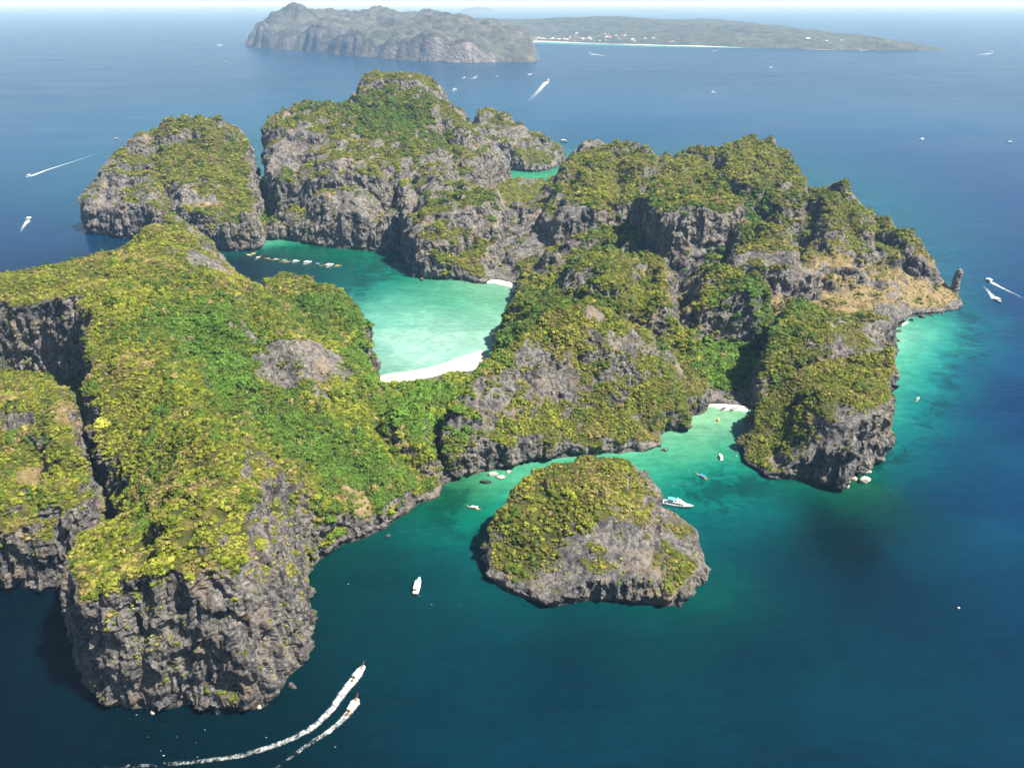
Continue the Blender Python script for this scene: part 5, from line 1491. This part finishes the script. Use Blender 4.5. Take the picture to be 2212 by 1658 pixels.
# buoys and float lines
def lathe(prof, n=10):
    V = [(r * math.cos(2 * math.pi * k / n), r * math.sin(2 * math.pi * k / n), z) for r, z in prof for k in range(n)]
    F = [(j * n + k, j * n + (k + 1) % n, (j + 1) * n + (k + 1) % n, (j + 1) * n + k) for j in range(len(prof) - 1) for k in range(n)]
    return V, F + [tuple(range(n))[::-1], tuple(range((len(prof) - 1) * n, len(prof) * n))]
def buoy(px, py, label, s, material):
    x, y, _ = at_z(px, py)
    e = bpy.data.objects.new('buoy', None); e.location = (x, y, 0); link(e)
    part('float', *lathe([(.2*s,-.5*s),(.9*s,-.3*s),(1.0*s,.2*s),(.7*s,.7*s),(.2*s,1.0*s)]), material, e, True)
    part('ring', *lathe([(.22*s,1.0*s),(.3*s,1.15*s),(.12*s,1.35*s)]), M_metal, e)
    tag(e, label, 'buoy')
buoy(2070,1312,'white buoy alone in the deep water at lower right', .8, M_white)
buoy(1390,972,'orange buoy under the right end of the middle hill', .6, M_yellow)
buoy(1590,985,'small white buoy in the southern cove', .5, M_white)
def float_line(path, nfl, label, material):
    pts = catmull([at_z(*q)[:2] for q in path], 8)
    e = bpy.data.objects.new('float_line', None); e.location = (*pts[0], 0); link(e)
    o = pts[0]
    part('rope', *joined(*[rod((*(a - o), -.06), (*(b_ - o), -.06), .03, 4) for a, b_ in zip(pts[:-1], pts[1:])]), M_cream, e)
    L = np.cumsum([0] + [np.hypot(*(b_ - a)) for a, b_ in zip(pts[:-1], pts[1:])])
    for k in range(nfl):
        s = L[-1] * (k + .5) / nfl
        i = min(np.searchsorted(L, s) - 1, len(pts) - 2); t = (s - L[i]) / (L[i + 1] - L[i])
        q = pts[i] * (1 - t) + pts[i + 1] * t - o
        V, F = lathe([(.06,-.12),(.15,-.05),(.15,.08),(.06,.14)], 6)
        part('float', [(v[0] + q[0], v[1] + q[1], v[2] + .05) for v in V], F, material, e)
    tag(e, label, 'float line')
float_line([(1415,1052),(1470,1046),(1540,1034),(1620,1022)], 26, 'line of orange floats across the cove entrance', M_yellow)
float_line([(856,1148),(920,1142),(985,1136),(1040,1132)], 22, 'line of dark floats across the channel left of the islet', M_teal)

# foam flecks on the dark water in front of the near cliff
V, F = [], []
rf = np.random.default_rng(99)
for k in range(16):
    px, py = (rf.normal(430, 150), rf.normal(1590, 32)) if k < 12 else (rf.uniform(640, 1000), rf.uniform(1230, 1450))
    if not (0 < px < 2200): continue
    x, y, _ = at_z(px, py)
    n = 7; s = abs(rf.normal(.12, .16)) + .07; b0 = len(V)
    for i in range(n):
        a = 2 * math.pi * i / n; q = s * rf.uniform(.5, 1.2)
        V.append((x + math.cos(a) * q * 2.2, y + math.sin(a) * q * .8, .06 + .03 * rf.random()))
    F.append(tuple(range(b0, b0 + n)))
me = bpy.data.meshes.new('foam_flecks'); me.from_pydata(V, [], F); me.materials.append(simple('foam_white', (.6, .64, .63), .9))
tag(link(bpy.data.objects.new('foam_flecks', me)), 'white foam flecks on the dark water before the near cliff', 'foam', kind='stuff')

# ------------------------------------------------------------------ far beach town
gx0, gy0, gcell, GH = low_grid
def ground_far(x, y):
    i, j = int((y - gy0) / gcell), int((x - gx0) / gcell)
    return float(GH[i, j]) if 0 <= i < GH.shape[0] and 0 <= j < GH.shape[1] else 0.0
M_roofs = [simple('white_wall', (0.5, 0.48, 0.45), .8), simple('red_roof', (0.36, 0.14, 0.08), .8), simple('grey_roof', (0.4, 0.4, 0.41), .7), simple('pale_roof', (0.62, 0.60, 0.56), .7)]
def house_mesh(seed, roof):
    V = [(-.5,-.35,-.4),(.5,-.35,-.4),(.5,.35,-.4),(-.5,.35,-.4),(-.5,-.35,.35),(.5,-.35,.35),(.5,.35,.35),(-.5,.35,.35)]
    F = [(0,1,5,4),(1,2,6,5),(2,3,7,6),(3,0,4,7)]
    V += [(-.55,-.42,.33),(.55,-.42,.33),(.55,.42,.33),(-.55,.42,.33),(-.42,0,.62),(.42,0,.62)]
    F += [(8,9,13,12),(10,11,12,13),(9,10,13),(11,8,12)]
    me = bpy.data.meshes.new('house'); me.from_pydata(V, [], F)
    me.materials.append(M_roofs[0]); me.materials.append(roof)
    for q in list(me.polygons)[4:]: q.material_index = 1
    return me
HM = [house_mesh(k, M_roofs[k]) for k in (1, 2, 3)]
rh = np.random.default_rng(44)
spots = [(1120 + k * 5.2 + rh.uniform(-2, 2), 88 - rh.random() * 3.5) for k in range(22)] + [(rh.uniform(1215, 1350), rh.uniform(76, 91)) for _ in range(26)] + [(rh.uniform(1350, 1480), rh.uniform(86, 95)) for _ in range(8)] + [(rh.uniform(1700, 1840), rh.uniform(84, 92)) for _ in range(5)]
for k, (px, py) in enumerate(spots):
    dx, dy, dz = ray(px, py)
    hit = None
    for Y_ in np.arange(4500, 12000, 20.0):
        t = Y_ / dy
        if CAM_H + dz * t <= ground_far(dx * t, Y_):
            hit = (dx * t, Y_); break
    if hit is None: continue
    o = link(bpy.data.objects.new('house', HM[k % 3]))
    s = rh.uniform(16, 34)
    o.location = (*hit, max(ground_far(*hit), 1) + s * .15); o.scale = (s, s * .8, s * .6); o.rotation_euler = (0, 0, rh.uniform(-.5, .5))
    where = 'along the far shore of the beach town' if k < 22 else 'on the slope above the far beach town' if k < 12 else 'near the shore right of the beach town' if k < 56 else 'on the far right part of the low island'
    tag(o, 'tiny %s house ' % ('red-roofed', 'grey-roofed', 'white-roofed')[k % 3] + where, 'house', 'houses ' + where)
def far_strip(name, label, path, w0, z0, z1, material, cat, colr=None):
    pts = [np.array(at_z(*q)[:2]) for q in path]
    V, F = [], []
    for q in pts:
        d = q / np.hypot(*q)
        V += [(*q, z0), (*(q + d * w0), z1)]
    F = [(2 * i, 2 * i + 2, 2 * i + 3, 2 * i + 1) for i in range(len(pts) - 1)]
    me = bpy.data.meshes.new(name); me.from_pydata([tuple(map(float, v)) for v in V], [], F); me.materials.append(material)
    if colr:
        a = me.attributes.new('water', 'FLOAT_COLOR', 'POINT'); a.data.foreach_set('color', np.tile(np.array([*colr, 1], np.float32), len(V)))
        a = me.attributes.new('shallow', 'FLOAT', 'POINT'); a.data.foreach_set('value', np.full(len(V), .9, np.float32))
    return tag(link(bpy.data.objects.new(name, me)), label, cat, kind='structure')
far_strip('beach', 'pale beach line along the far low island', [(1100,89.5),(1180,91),(1280,94.5),(1400,98.3),(1500,100.5),(1600,103.5),(1700,105.5),(1800,108.3),(1880,109.3)], 70, 0.6, 4, M_sand, 'beach')
far_strip('shallow_water', 'turquoise shallows in front of the far beach town', [(1060,92),(1120,93.5),(1200,96),(1300,99.5),(1400,102),(1520,104),(1600,105),(1640,105.5)], 700, 0.4, 0.4, M_sea, 'sea', (0.03, 0.19, 0.22))
